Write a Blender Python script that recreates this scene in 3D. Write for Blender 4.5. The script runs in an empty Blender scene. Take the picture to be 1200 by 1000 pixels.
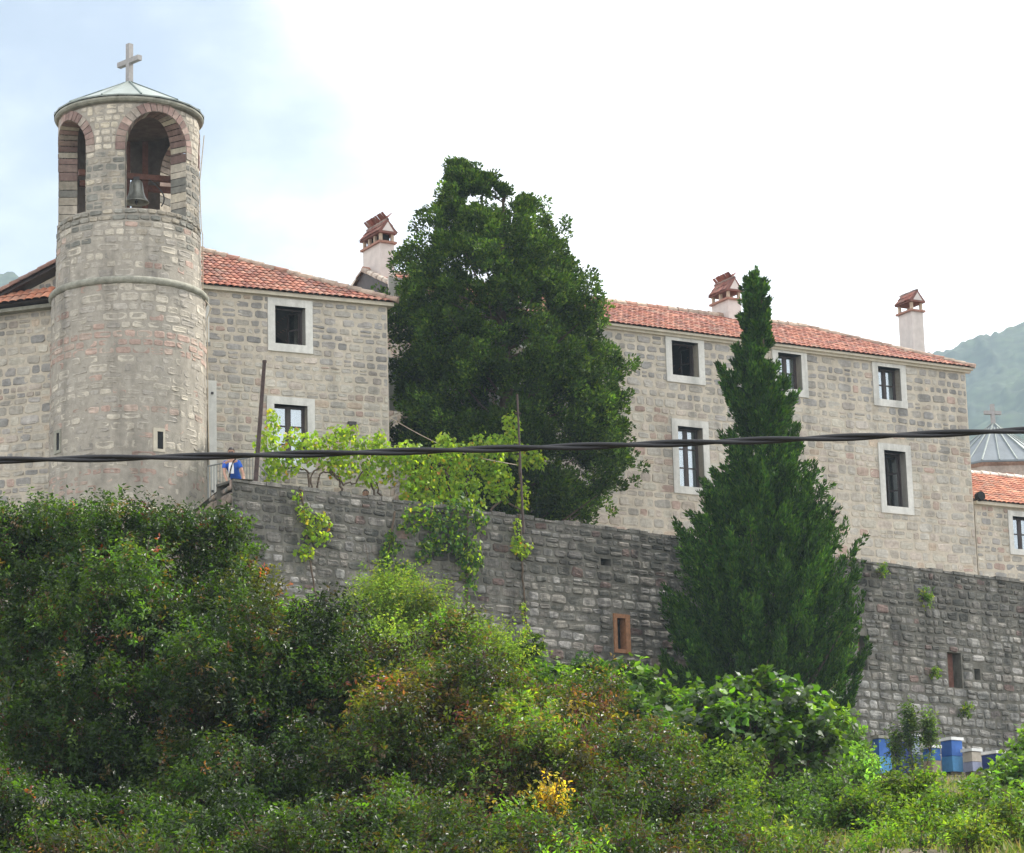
import bpy, math, random
import numpy as np
from mathutils import Vector, noise as mnoise

random.seed(7)
RG = np.random.default_rng(11)
R_ = math.radians
scene = bpy.context.scene
COL = scene.collection

# ------------------------------------------------------------------ camera model
FPX = 3500.0
ROLL = R_(1.55)
PITCH = math.atan(810 / FPX)
X0 = np.array([1, 0, 0.]); U0 = np.array([0, -math.sin(PITCH), math.cos(PITCH)])
CW = np.array([0, math.cos(PITCH), math.sin(PITCH)])
CR = math.cos(ROLL) * X0 - math.sin(ROLL) * U0
CU = math.sin(ROLL) * X0 + math.cos(ROLL) * U0


def ray(x, y):
    return CR * (x - 600) / FPX - CU * (y - 500) / FPX + CW


def at(x, y, Y):
    d = ray(x, y)
    return d * (Y / d[1])


def ground_z(X, Y):
    Y = np.asarray(Y, float)
    return np.where(Y < 128, -1.6 + 0.125 * Y, 14.4)


class Plane:
    """vertical wall plane: u along the wall, v up, w out of the wall towards the viewer"""
    def __init__(s, O, ang, flip=False):
        a = R_(ang)
        s.O = np.array([O[0], O[1], 0.]); s.d = np.array([math.cos(a), math.sin(a), 0.])
        n = np.array([math.sin(a), -math.cos(a), 0.])
        s.n = -n if flip else n

    def uv(s, x, y, w=0.0):
        d = ray(x, y); O = s.O + s.n * w
        q = d * ((O @ s.n) / (d @ s.n))
        return float((q - s.O) @ s.d), float(q[2])

    def P(s, u, v, w=0.0):
        u = np.asarray(u, float); v = np.asarray(v, float); w = np.asarray(w, float)
        b = np.broadcast(u, v, w); u, v, w = [np.broadcast_to(k, b.shape) for k in (u, v, w)]
        return s.O + u[..., None] * s.d + w[..., None] * s.n + v[..., None] * np.array([0, 0, 1.])


# ------------------------------------------------------------------ objects
OFF = {}


def thing(name, label, cat, loc, group=None):
    o = bpy.data.objects.new(name, None); COL.objects.link(o)
    o.location = [float(k) for k in loc]; o.empty_display_size = 0.3
    o['label'] = label; o['category'] = cat
    if group: o['group'] = group
    OFF[o.name] = np.array([float(k) for k in loc])
    return o


def tag(o, label, cat, group=None):
    o['label'] = label; o['category'] = cat
    if group: o['group'] = group
    return o


def struct(o, kind='structure'):
    o['kind'] = kind
    return o


def mk(name, V, F, mat, parent=None, col=None, smooth=False, mats=None, midx=None, loc=None):
    V = np.asarray(V, np.float64).reshape(-1, 3)
    me = bpy.data.meshes.new(name)
    if isinstance(F, np.ndarray):
        nf, k = F.shape
        loops = F.reshape(-1).astype(np.int32)
        starts = (np.arange(nf) * k).astype(np.int32)
    else:
        sizes = np.array([len(f) for f in F], np.int32)
        loops = np.fromiter((i for f in F for i in f), np.int32)
        starts = np.concatenate([[0], np.cumsum(sizes)[:-1]]).astype(np.int32)
        nf = len(F)
    off = np.zeros(3)
    if parent is not None: off = OFF[parent.name]
    elif loc is not None: off = np.asarray(loc, float)
    me.vertices.add(len(V)); me.vertices.foreach_set('co', (V - off).astype(np.float32).ravel())
    me.loops.add(len(loops)); me.loops.foreach_set('vertex_index', loops)
    me.polygons.add(nf); me.polygons.foreach_set('loop_start', starts)
    me.polygons.foreach_set('use_smooth', np.full(nf, bool(smooth)))
    for m in (mats or [mat]): me.materials.append(m)
    if midx is not None: me.polygons.foreach_set('material_index', np.asarray(midx, np.int32))
    if col is not None:
        a = me.color_attributes.new('Col', 'FLOAT_COLOR', 'POINT')
        c = np.ones((len(V), 4), np.float32); c[:, :3] = col
        a.data.foreach_set('color', c.ravel())
    me.update(calc_edges=True); me.validate()
    o = bpy.data.objects.new(name, me); COL.objects.link(o)
    if parent is not None: o.parent = parent
    elif loc is not None: o.location = [float(k) for k in loc]
    OFF[o.name] = off
    return o


class MB:
    def __init__(s): s.V = []; s.F = []; s.C = []; s.n = 0

    def add(s, V, F, c=None):
        V = np.asarray(V, float).reshape(-1, 3)
        s.V.append(V); s.F.extend([tuple(int(i) + s.n for i in f) for f in F])
        if c is None: c = (1, 1, 1)
        s.C.append(np.broadcast_to(np.asarray(c, float), (len(V), 3))); s.n += len(V)

    def box(s, c, ax, ay, az, c_=None):
        """box from centre and three half-axis vectors"""
        c, ax, ay, az = [np.asarray(k, float) for k in (c, ax, ay, az)]
        V = [c + i * ax + j * ay + k * az for k in (-1, 1) for j in (-1, 1) for i in (-1, 1)]
        s.add(V, [(0, 2, 3, 1), (4, 5, 7, 6), (0, 1, 5, 4), (2, 6, 7, 3), (0, 4, 6, 2), (1, 3, 7, 5)], c_)

    def pbox(s, pl, u0, u1, v0, v1, w0, w1, c_=None):
        s.box(pl.P((u0 + u1) / 2, (v0 + v1) / 2, (w0 + w1) / 2), pl.d * (u1 - u0) / 2, pl.n * (w1 - w0) / 2, np.array([0, 0, (v1 - v0) / 2]), c_)

    def tube(s, pts, r, k=6, c_=None, caps=True):
        pts = np.asarray(pts, float); n = len(pts)
        r = np.broadcast_to(np.asarray(r, float), (n,))
        t = np.gradient(pts, axis=0); t /= np.linalg.norm(t, axis=1)[:, None] + 1e-9
        ref = np.array([0.31, 0.17, 0.93]) if abs(t[0][2]) < .9 else np.array([1., .2, 0])
        V = []
        for i in range(n):
            a = np.cross(t[i], ref); a /= np.linalg.norm(a) + 1e-9; b = np.cross(t[i], a)
            for j in range(k):
                th = 2 * math.pi * j / k
                V.append(pts[i] + r[i] * (math.cos(th) * a + math.sin(th) * b))
        F = [(i * k + j, i * k + (j + 1) % k, (i + 1) * k + (j + 1) % k, (i + 1) * k + j) for i in range(n - 1) for j in range(k)]
        if caps: F += [tuple(range(k))[::-1], tuple((n - 1) * k + j for j in range(k))]
        s.add(V, F, c_)

    def lathe(s, c, prof, k=32, c_=None, a0=0., a1=2 * math.pi):
        full = abs(a1 - a0 - 2 * math.pi) < 1e-6
        m = k if full else k + 1
        V = [(c[0] + r * math.cos(a0 + (a1 - a0) * j / k), c[1] + r * math.sin(a0 + (a1 - a0) * j / k), z) for r, z in prof for j in range(m)]
        F = [(i * m + j, i * m + (j + 1) % m, (i + 1) * m + (j + 1) % m, (i + 1) * m + j) for i in range(len(prof) - 1) for j in range(k)]
        s.add(V, F, c_)

    def obj(s, name, mat, parent=None, smooth=False, loc=None, col=True):
        return mk(name, np.concatenate(s.V), s.F, mat, parent, np.concatenate(s.C) if col else None, smooth, loc=loc)


# ------------------------------------------------------------------ materials
def new_mat(name):
    m = bpy.data.materials.new(name); m.use_nodes = True
    nt = m.node_tree; nt.nodes.clear()
    return m, nt, nt.nodes, nt.links


def nd(ns, t, **kw):
    n = ns.new(t)
    for k, v in kw.items():
        if k.startswith('i_'): n.inputs[k[2:].replace('_', ' ')].default_value = v
        else: setattr(n, k, v)
    return n


def surf_mat(name, base=None, rough=.8, spec=.3, nscale=6., namp=.35, bump=.3, bscale=25., metal=0., stain=0., coat=None, noise_col=None, bdist=.02, region=0.):
    """solid surface: colour attribute (or base) broken up by noise, bump"""
    m, nt, ns, ln = new_mat(name)
    out = ns.new('ShaderNodeOutputMaterial'); b = ns.new('ShaderNodeBsdfPrincipled')
    ln.new(b.outputs[0], out.inputs[0])
    b.inputs['Roughness'].default_value = rough; b.inputs['Metallic'].default_value = metal
    b.inputs['Specular IOR Level'].default_value = spec
    geo = ns.new('ShaderNodeNewGeometry')
    if base is None:
        a = nd(ns, 'ShaderNodeAttribute', attribute_name='Col'); csock = a.outputs['Color']
    else:
        a = ns.new('ShaderNodeRGB'); a.outputs[0].default_value = (*base, 1); csock = a.outputs[0]
    n1 = nd(ns, 'ShaderNodeTexNoise', i_Scale=nscale, i_Detail=8., i_Roughness=.65)
    ln.new(geo.outputs['Position'], n1.inputs['Vector'])
    r1 = nd(ns, 'ShaderNodeMapRange', i_From_Min=.3, i_From_Max=.7, i_To_Min=1 - namp, i_To_Max=1 + namp)
    ln.new(n1.outputs['Fac'], r1.inputs['Value'])
    mul = nd(ns, 'ShaderNodeVectorMath', operation='SCALE')
    ln.new(csock, mul.inputs[0]); ln.new(r1.outputs[0], mul.inputs['Scale'])
    cs = mul.outputs[0]
    if region > 0:
        n5 = nd(ns, 'ShaderNodeTexNoise', i_Scale=.55, i_Detail=4., i_Roughness=.55); ln.new(geo.outputs['Position'], n5.inputs['Vector'])
        r5 = nd(ns, 'ShaderNodeMapRange', i_From_Min=.35, i_From_Max=.65, i_To_Min=1 - region, i_To_Max=1 + region); ln.new(n5.outputs['Fac'], r5.inputs['Value'])
        m5 = nd(ns, 'ShaderNodeVectorMath', operation='SCALE'); ln.new(cs, m5.inputs[0]); ln.new(r5.outputs[0], m5.inputs['Scale']); cs = m5.outputs[0]
    if noise_col is not None:
        n4 = nd(ns, 'ShaderNodeTexNoise', i_Scale=nscale * .3, i_Detail=6., i_Roughness=.6)
        ln.new(geo.outputs['Position'], n4.inputs['Vector'])
        r4 = nd(ns, 'ShaderNodeMapRange', i_From_Min=.5, i_From_Max=.68, i_To_Min=0., i_To_Max=.75)
        ln.new(n4.outputs['Fac'], r4.inputs['Value'])
        mx = nd(ns, 'ShaderNodeMix', data_type='RGBA'); ln.new(r4.outputs[0], mx.inputs[0])
        ln.new(cs, mx.inputs[6]); mx.inputs[7].default_value = (*noise_col, 1); cs = mx.outputs[2]
    if stain > 0:
        mp = nd(ns, 'ShaderNodeMapping'); mp.inputs['Scale'].default_value = (1.1, 1.1, .16)
        ln.new(geo.outputs['Position'], mp.inputs['Vector'])
        n2 = nd(ns, 'ShaderNodeTexNoise', i_Scale=1.6, i_Detail=7., i_Roughness=.6)
        ln.new(mp.outputs[0], n2.inputs['Vector'])
        r2 = nd(ns, 'ShaderNodeMapRange', i_From_Min=.46, i_From_Max=.66, i_To_Min=1., i_To_Max=1 - stain)
        ln.new(n2.outputs['Fac'], r2.inputs['Value'])
        m2 = nd(ns, 'ShaderNodeVectorMath', operation='SCALE')
        ln.new(cs, m2.inputs[0]); ln.new(r2.outputs[0], m2.inputs['Scale']); cs = m2.outputs[0]
    ln.new(cs, b.inputs['Base Color'])
    if bump > 0:
        n3 = nd(ns, 'ShaderNodeTexNoise', i_Scale=bscale, i_Detail=6., i_Roughness=.6)
        ln.new(geo.outputs['Position'], n3.inputs['Vector'])
        bp = nd(ns, 'ShaderNodeBump', i_Strength=bump, i_Distance=bdist)
        ln.new(n3.outputs['Fac'], bp.inputs['Height']); ln.new(bp.outputs[0], b.inputs['Normal'])
    return m


def leaf_mat(name, trans=.4, tint=(1.5, 1.6, .5), rough=.4, spec=.5):
    m, nt, ns, ln = new_mat(name)
    out = ns.new('ShaderNodeOutputMaterial'); b = ns.new('ShaderNodeBsdfPrincipled')
    a = nd(ns, 'ShaderNodeAttribute', attribute_name='Col')
    ln.new(a.outputs['Color'], b.inputs['Base Color'])
    b.inputs['Roughness'].default_value = rough; b.inputs['Specular IOR Level'].default_value = spec
    t = ns.new('ShaderNodeBsdfTranslucent')
    mu = nd(ns, 'ShaderNodeVectorMath', operation='MULTIPLY'); mu.inputs[1].default_value = tint
    ln.new(a.outputs['Color'], mu.inputs[0]); ln.new(mu.outputs[0], t.inputs['Color'])
    mx = nd(ns, 'ShaderNodeMixShader', i_Fac=trans)
    ln.new(b.outputs[0], mx.inputs[1]); ln.new(t.outputs[0], mx.inputs[2]); ln.new(mx.outputs[0], out.inputs[0])
    return m


M = {}
M['stone'] = surf_mat('stone', None, .9, .2, 9., .22, .5, 30., stain=.26, region=.14)
M['tower_stone'] = surf_mat('tower_stone', None, .9, .2, 8., .25, .55, 28., stain=.36, region=.14)
M['old_stone'] = surf_mat('old_stone', None, .8, .35, 7., .45, .8, 22., stain=.62, noise_col=(.05, .053, .045), bdist=.03, region=.2)
M['mortar'] = surf_mat('mortar', (.475, .42, .34), .95, .1, 5., .18, .4, 40., stain=.2)
M['tower_mortar'] = surf_mat('tower_mortar', (.325, .295, .25), .95, .1, 5., .2, .4, 40., stain=.3)
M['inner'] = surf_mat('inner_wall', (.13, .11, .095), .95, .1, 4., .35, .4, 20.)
M['old_mortar'] = surf_mat('old_mortar', (.15, .142, .12), .95, .1, 5., .3, .4, 30., stain=.4)
M['tile'] = surf_mat('tile', None, .8, .2, 7., .3, .2, 40., noise_col=(.27, .20, .155), region=.14)
M['ridge'] = surf_mat('ridge', None, .85, .2, 6., .35, .3, 30.)
M['white_stone'] = surf_mat('white_stone', (.58, .565, .52), .85, .2, 8., .1, .2, 30., stain=.3, region=.08)
M['plaster'] = surf_mat('plaster', (.56, .51, .475), .9, .15, 4., .1, .2, 30., stain=.12)
M['eave'] = surf_mat('eave', (.50, .45, .36), .85, .2, 5., .15, .1, 30.)
M['wood_dark'] = surf_mat('wood_dark', (.045, .032, .03), .55, .4, 9., .3, .1, 60.)
M['wood_orange'] = surf_mat('wood_orange', (.24, .115, .055), .7, .3, 12., .3, .2, 60.)
M['wood_beam'] = surf_mat('wood_beam', (.12, .055, .04), .8, .2, 10., .35, .2, 50.)
M['brickdark'] = surf_mat('brickdark', None, .9, .2, 9., .2, .3, 30.)
M['metal_roof'] = surf_mat('metal_roof', (.25, .28, .26), .5, .4, 3., .18, .05, 20., metal=.2)
M['roof_ridge'] = surf_mat('roof_rib', (.10, .13, .12), .6, .4, 5., .2, .05, 20.)
M['dome_metal'] = surf_mat('dome_metal', (.15, .17, .185), .5, .4, 2., .15, .05, 20., metal=.1)
M['cross'] = surf_mat('cross', (.30, .285, .275), .8, .2, 9., .15, .2, 40.)
M['moss_stone'] = surf_mat('moss_stone', (.27, .262, .215), .9, .2, 6., .3, .4, 25., stain=.2)
M['bronze'] = surf_mat('bronze', (.22, .22, .19), .45, .5, 8., .25, .05, 40., metal=.6)
M['iron'] = surf_mat('iron', (.055, .05, .05), .6, .4, 9., .3, .05, 40., metal=.3)
M['rust'] = surf_mat('rust', (.06, .04, .035), .8, .3, 12., .4, .1, 40.)
M['rail'] = surf_mat('rail', (.20, .21, .20), .6, .4, 9., .2, .05, 40.)
M['wire'] = surf_mat('wire', (.40, .33, .24), .7, .3, 9., .2, 0., 40.)
M['rubber'] = surf_mat('rubber', (.014, .014, .017), .45, .4, 30., .2, .05, 60.)
M['dark'] = surf_mat('dark', (.02, .02, .02), .9, .1, 9., .2, 0.)
M['bark'] = surf_mat('bark', (.10, .075, .055), .95, .1, 12., .35, .6, 30.)
M['soil'] = surf_mat('soil', (.10, .085, .055), .95, .1, .6, .3, .5, 6., noise_col=(.07, .09, .03), bdist=.08)
M['paving'] = surf_mat('paving', (.38, .35, .31), .9, .2, 2., .2, .3, 10.)
M['hive'] = surf_mat('hive', None, .6, .4, 9., .14, .08, 40., stain=.15)
M['white_lid'] = surf_mat('white_lid', (.70, .70, .68), .55, .4, 9., .12, .05, 40.)
M['skin'] = surf_mat('skin', (.42, .24, .17), .6, .4, 9., .1, 0.)
M['hair'] = surf_mat('hair', (.03, .022, .018), .55, .5, 30., .3, .2, 80.)
M['blue_cloth'] = surf_mat('blue_cloth', (.03, .11, .48), .85, .2, 9., .15, .2, 30.)
M['white_cloth'] = surf_mat('white_cloth', (.72, .72, .74), .85, .2, 9., .08, .2, 30.)
M['pale_cloth'] = surf_mat('pale_cloth', (.55, .50, .50), .85, .2, 9., .1, .2, 30.)
M['strap'] = surf_mat('strap', (.02, .018, .02), .7, .3, 9., .2, 0.)
M['curtain'] = surf_mat('curtain', (.36, .40, .43), .9, .1, 5., .1, .1, 20.)
M['leaf_cyp'] = leaf_mat('leaf_cypress', .2, (1.7, 1.8, .4), .6, .1)
M['leaf_gloss'] = leaf_mat('leaf_glossy', .44, (2.4, 2.6, .35), .46, .42)
M['leaf_soft'] = leaf_mat('leaf_soft', .5, (1.6, 1.7, .4), .5, .25)
M['leaf_vine'] = leaf_mat('leaf_vine', .55, (1.5, 1.5, .45), .5, .35)
M['grass'] = leaf_mat('grass', .45, (1.4, 1.5, .5), .6, .3)


def glass_mat():
    m, nt, ns, ln = new_mat('window_glass')
    out = ns.new('ShaderNodeOutputMaterial')
    g = nd(ns, 'ShaderNodeBsdfGlossy', i_Roughness=.03); g.inputs['Color'].default_value = (.85, .9, .95, 1)
    t = ns.new('ShaderNodeBsdfTransparent'); t.inputs['Color'].default_value = (.8, .85, .85, 1)
    mx = nd(ns, 'ShaderNodeMixShader', i_Fac=.3)
    ln.new(t.outputs[0], mx.inputs[1]); ln.new(g.outputs[0], mx.inputs[2]); ln.new(mx.outputs[0], out.inputs[0])
    return m


M['glass'] = glass_mat()


# ------------------------------------------------------------------ masonry
TH = np.array([22, 68, 112, 158, 202, 248, 292, 338]) * math.pi / 180
SE = np.stack([np.sign(np.cos(TH)) * np.abs(np.cos(TH)) ** .38, np.sign(np.sin(TH)) * np.abs(np.sin(TH)) ** .38], 1)


def stones(mapf, S, proud=(.005, .02), rough=.06, bevel=.22):
    """S rows: u, v, width, height, r, g, b -> one rounded, slightly tilted block each"""
    S = np.asarray(S, float); n = len(S)
    u, v, w, h = S[:, 0], S[:, 1], S[:, 2], S[:, 3]
    pr = RG.uniform(proud[0], proud[1], n); tx = RG.normal(0, .035, n); ty = RG.normal(0, .035, n)
    rings = []
    rot = RG.normal(0, .03, n)
    for sc, dep in ((1., None), (1. - bevel * .35, .75), (1 - bevel, 1.)):
        j = RG.normal(0, rough * .5, (n, 8, 2))
        b = np.minimum(w, h)[:, None]
        xx = SE[None, :, 0] * w[:, None] / 2; yy = SE[None, :, 1] * h[:, None] / 2
        if sc < 1:
            xx = xx - np.sign(xx) * np.minimum(np.abs(xx), b * (1 - sc) * .8); yy = yy - np.sign(yy) * np.minimum(np.abs(yy), b * (1 - sc) * .8)
        jj = j * b[:, :, None]
        if sc == 1: keep = jj
        else: jj = keep * .7 + jj * .4
        xx = xx + jj[:, :, 0]; yy = yy + jj[:, :, 1]
        xx, yy = xx - rot[:, None] * yy, yy + rot[:, None] * xx
        dd = np.full((n, 8), -.02) if dep is None else pr[:, None] * dep + (tx[:, None] * xx + ty[:, None] * yy) * (.6 if dep < 1 else 1) + RG.normal(0, .004, (n, 8))
        rings.append(mapf(u[:, None] + xx, v[:, None] + yy, dd))
    V = np.stack(rings, 1).reshape(n * 24, 3)
    base = np.arange(n)[:, None] * 24
    q = []
    for r in (0, 1):
        for j in range(8):
            k = (j + 1) % 8
            q.append((r * 8 + j, r * 8 + k, r * 8 + 8 + k, r * 8 + 8 + j))
    q += [(16, 17, 18, 19), (16, 19, 20, 23), (20, 21, 22, 23)]
    F = (base[:, None, :] + np.array(q)[None, :, :]).reshape(-1, 4)
    C = np.repeat(S[:, 4:7], 24, 0) * np.repeat(RG.uniform(.94, 1.06, (n, 24)).reshape(-1, 1), 1, 1)
    return V, F, C


def lay(u0, u1, v0, v1, ch, cw, gap, colf, holes=(), drop=None):
    """courses of stones between v0 and v1; holes are rectangles no stone may enter"""
    out = []
    v = v0; seed = RG.uniform(0, 100)
    while v < v1 - .03:
        h = RG.uniform(*ch)
        if v + h > v1 - ch[0] * .6: h = v1 - v
        spans = [(u0, u1)]
        for (a, b, c, d) in holes:
            if v + h > c + .04 and v < d - .04:
                ns_ = []
                for (p, q) in spans:
                    if b <= p or a >= q: ns_.append((p, q)); continue
                    if a > p: ns_.append((p, a))
                    if b < q: ns_.append((b, q))
                spans = ns_
        for (p, q) in spans:
            u = p + (RG.uniform(-.2, 0) if p == u0 else 0)
            while u < q - .02:
                w = RG.uniform(*cw) * (1.25 if h > (ch[0] + ch[1]) / 2 else .9)
                if u + w > q - cw[0] * .5: w = q - u
                a = max(u, p)
                wob = .03 * math.sin(u * 1.3 + seed + v * 2.1)
                ww = u + w - a
                if ww > .05:
                    cu, cv = a + ww / 2, v + h / 2 + wob * .6
                    if drop is not None and drop(cu, cv, ww, h):
                        for kx in range(2):
                            uu = a + ww * (kx + .5) / 2
                            if not drop(uu, cv, ww / 2, h): out.append((uu, cv, max(ww / 2 - .022, .03), h - .028, *colf(uu, cv))); continue
                            for ky in (-.25, .25):
                                vv = cv + h * ky
                                if not drop(uu, vv, ww / 2, h / 2): out.append((uu, vv, max(ww / 2 - .022, .03), max(h / 2 - .022, .03), *colf(uu, vv)))
                    else:
                        g = gap(cv) if callable(gap) else gap
                        if RG.random() < .1 and h > ch[0] * 1.15 and ww < cw[1]:     # two thin stones
                            for s_ in (-.25, .25):
                                out.append((cu, cv + s_ * h, max(ww - g, .04), max(h / 2 - g * .8, .03), *colf(cu, cv + s_ * h)))
                        else:
                            out.append((cu, cv, max(ww - g, .04), max(h - g, .04) * RG.uniform(.92, 1.02), *colf(cu, cv)))
                u += w
        v += h
    return out


def pick(pal):
    c = np.array(pal[RG.integers(len(pal))], float)
    return c * RG.uniform(.84, 1.14)


def sheet(pl, u0, u1, v0, v1, holes, w=0., top=None):
    """flat wall sheet with rectangular openings"""
    us = sorted({u0, u1, *[min(max(k, u0), u1) for h in holes for k in h[:2]]})
    vs = sorted({v0, v1, *[min(max(k, v0), v1) for h in holes for k in h[2:]]})
    V = []; F = []
    for i in range(len(us) - 1):
        for j in range(len(vs) - 1):
            cu, cv = (us[i] + us[i + 1]) / 2, (vs[j] + vs[j + 1]) / 2
            if any(h[0] < cu < h[1] and h[2] < cv < h[3] for h in holes): continue
            b = len(V)
            V += [pl.P(a, c, w) for a, c in ((us[i], vs[j]), (us[i + 1], vs[j]), (us[i + 1], vs[j + 1]), (us[i], vs[j + 1]))]
            F.append((b, b + 1, b + 2, b + 3))
    return np.array(V), F


def reveal(mb, pl, h, w0, w1, c=None):
    a, b, c_, d = h
    Q = [(a, c_), (b, c_), (b, d), (a, d)]
    V = [pl.P(u, v, w0) for u, v in Q] + [pl.P(u, v, w1) for u, v in Q]
    mb.add(V, [(i, (i + 1) % 4, 4 + (i + 1) % 4, 4 + i) for i in range(4)], c)


def shell(name, pl, u0, u1, v0, v1, holes, parent, mortar, stone, S, depth, proud=(.005, .02), side_walls=True, vtop=None, rough=.06):
    """mortar sheet with reveals, closed back and sides + the stones as a part of their own"""
    mb = MB()
    V, F = sheet(pl, u0, u1, v0, v1, holes); mb.add(V, F)
    for h in holes: reveal(mb, pl, h, 0, -.42)
    if side_walls:
        bu = [(u0, 0), (u0, -depth), (u1, -depth), (u1, 0)]
        for i in range(3):
            (a, wa), (b, wb) = bu[i], bu[i + 1]
            mb.add([pl.P(a, v0, wa), pl.P(b, v0, wb), pl.P(b, v1, wb), pl.P(a, v1, wa)], [(0, 1, 2, 3)])
        mb.add([pl.P(a, v0, w) for a, w in bu], [(0, 1, 2, 3)])
    o = mb.obj(name, M[mortar], parent, col=False)
    V, F, C = stones(pl.P, S, proud, rough)
    s = mk('stonework', V, F, M[stone], o, C)
    return o, s


def window(parent, pl, o, fr, depth=.2, cols=2, rows=3, state='closed', fs=(.12, .14), curtain=True, sash_w=.055):
    """o: opening u0,u1,v0,v1 ; stone surround fr wide, proud of the wall; timber sash with panes"""
    a, b, c, d = o
    root = None
    mb = MB(); p = .045
    mb.pbox(pl, a - fr, b + fr, d, d + fr, -.02, p)
    mb.pbox(pl, a - fr, b + fr, c - fr * 1.05, c, -.02, p + .004)
    mb.pbox(pl, a - fr, a, c, d, -.02, p - .003)
    mb.pbox(pl, b, b + fr, c, d, -.02, p - .003)
    r2 = MB(); reveal(r2, pl, (a, b, c, d), p - .006, -depth - .02)
    mb.V += r2.V; mb.C += r2.C; mb.F += [tuple(i + mb.n for i in f) for f in r2.F]; mb.n += r2.n
    sur = mb.obj('window', M['white_stone'], parent, col=False)
    k = sash_w
    f = MB()
    f.pbox(pl, a + .004, a + k, c + .004, d - .004, -depth - .05, -depth + .01); f.pbox(pl, b - k, b - .004, c + .004, d - .004, -depth - .05, -depth + .01)
    f.pbox(pl, a + k, b - k, d - k, d - .004, -depth - .049, -depth + .009); f.pbox(pl, a + k, b - k, c + .004, c + k, -depth - .049, -depth + .009)
    if state == 'closed':
        m_ = (a + b) / 2
        f.pbox(pl, m_ - k * .8, m_ + k * .8, c + k, d - k, -depth - .046, -depth + .014)
        for s0, s1 in ((a + k, m_ - k * .8), (m_ + k * .8, b - k)):
            f.pbox(pl, s0, s0 + .035, c + k, d - k, -depth - .04, -depth + .004); f.pbox(pl, s1 - .035, s1, c + k, d - k, -depth - .04, -depth + .004)
            for r in range(1, rows):
                z = c + k + (d - c - 2 * k) * r / rows
                f.pbox(pl, s0 + .035, s1 - .035, z - .02, z + .02, -depth - .038, -depth + .002)
        f.obj('sash', M['wood_dark'], sur, col=False)
        g = MB(); g.pbox(pl, a + k, b - k, c + k, d - k, -depth - .028, -depth - .022); g.obj('pane', M['glass'], sur, col=False)
        if curtain:
            cu = MB(); n = 24
            us = np.linspace(a + .01, b - .01, n); ws = -depth - .12 + .025 * np.sin(us * 26)
            V = np.concatenate([pl.P(us, c + .01, ws), pl.P(us, d - .01, ws)])
            cu.add(V, [(i, i + 1, n + i + 1, n + i) for i in range(n - 1)]); cu.obj('curtain', M['curtain'], sur, col=False)
    else:
        f.obj('frame', M['wood_dark'], sur, col=False)
        # casement leaf swung inwards on the right jamb
        q = Plane(pl.P(b - k, 0, -depth - .05)[:2], 0)
        ang = math.atan2(-pl.n[1], -pl.n[0]) + (.25 if state == 'open' else .62)
        q.d = np.array([math.cos(ang), math.sin(ang), 0]); q.n = np.array([math.sin(ang), -math.cos(ang), 0])
        L = (b - a) * .46; sa = MB()
        sa.pbox(q, 0, .05, c + k, d - k, -.02, .02); sa.pbox(q, L - .05, L, c + k, d - k, -.02, .02)
        for r in range(rows + 1):
            z = c + k + .025 + (d - c - 2 * k - .05) * r / rows
            sa.pbox(q, .05, L - .05, z - .022, z + .022, -.018, .018)
        sa.obj('sash', M['wood_dark'], sur, col=False)
        g = MB(); g.pbox(q, .05, L - .05, c + k, d - k, -.003, .003); g.obj('pane', M['glass'], sur, col=False)
    return sur


# ------------------------------------------------------------------ roof tiles
TILE_PAL = [(.36, .145, .095), (.40, .17, .115), (.31, .115, .08), (.44, .21, .15), (.27, .11, .085), (.35, .15, .105), (.26, .125, .10)]


def tiles(A, eu, es, poly, pal=TILE_PAL, tw=.2, tl=.34, amp=.045):
    """A origin on the eave, eu along the eave, es up the slope (unit); poly: inside test f(u,s)"""
    en = np.cross(eu, es); en /= np.linalg.norm(en)
    if en[2] < 0: en = -en
    V = []; F = []; C = []; b = 0
    (umin, umax, smax, inside) = poly
    k = 7
    s = 0.; row = 0
    while s < smax:
        nU = int((umax - umin) / tw)
        for i in range(nU):
            uc = umin + (i + .5) * tw
            if not inside(uc, s + tl * .5): continue
            jit = RG.normal(0, .006, 3)
            c = pick(pal)
            for r, (ss, lift, wd) in enumerate(((s - .03, .03, 1.0), (s + tl + .02, .004, .86))):
                for j in range(k):
                    t = -1 + 2 * j / (k - 1)
                    hh = amp * (math.cos(t * math.pi * .5) ** .8 if abs(t) < .999 else 0) - .012
                    V.append(A + eu * (uc + jit[0] + t * tw * .56 * wd) + es * (ss + jit[1]) + en * (hh + lift + jit[2] * .5))
                    C.append(c)
            # front edge of the tile
            for j in range(k - 1): F.append((b + j, b + j + 1, b + k + j + 1, b + k + j))
            for j in range(k):
                V.append(V[b + j] - en * .018 + es * .012); C.append(c * .8)
            for j in range(k - 1): F.append((b + j + 1, b + j, b + 2 * k + j, b + 2 * k + j + 1))
            b += 3 * k
        s += tl; row += 1
    return np.array(V), np.array(F), np.array(C)


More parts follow.
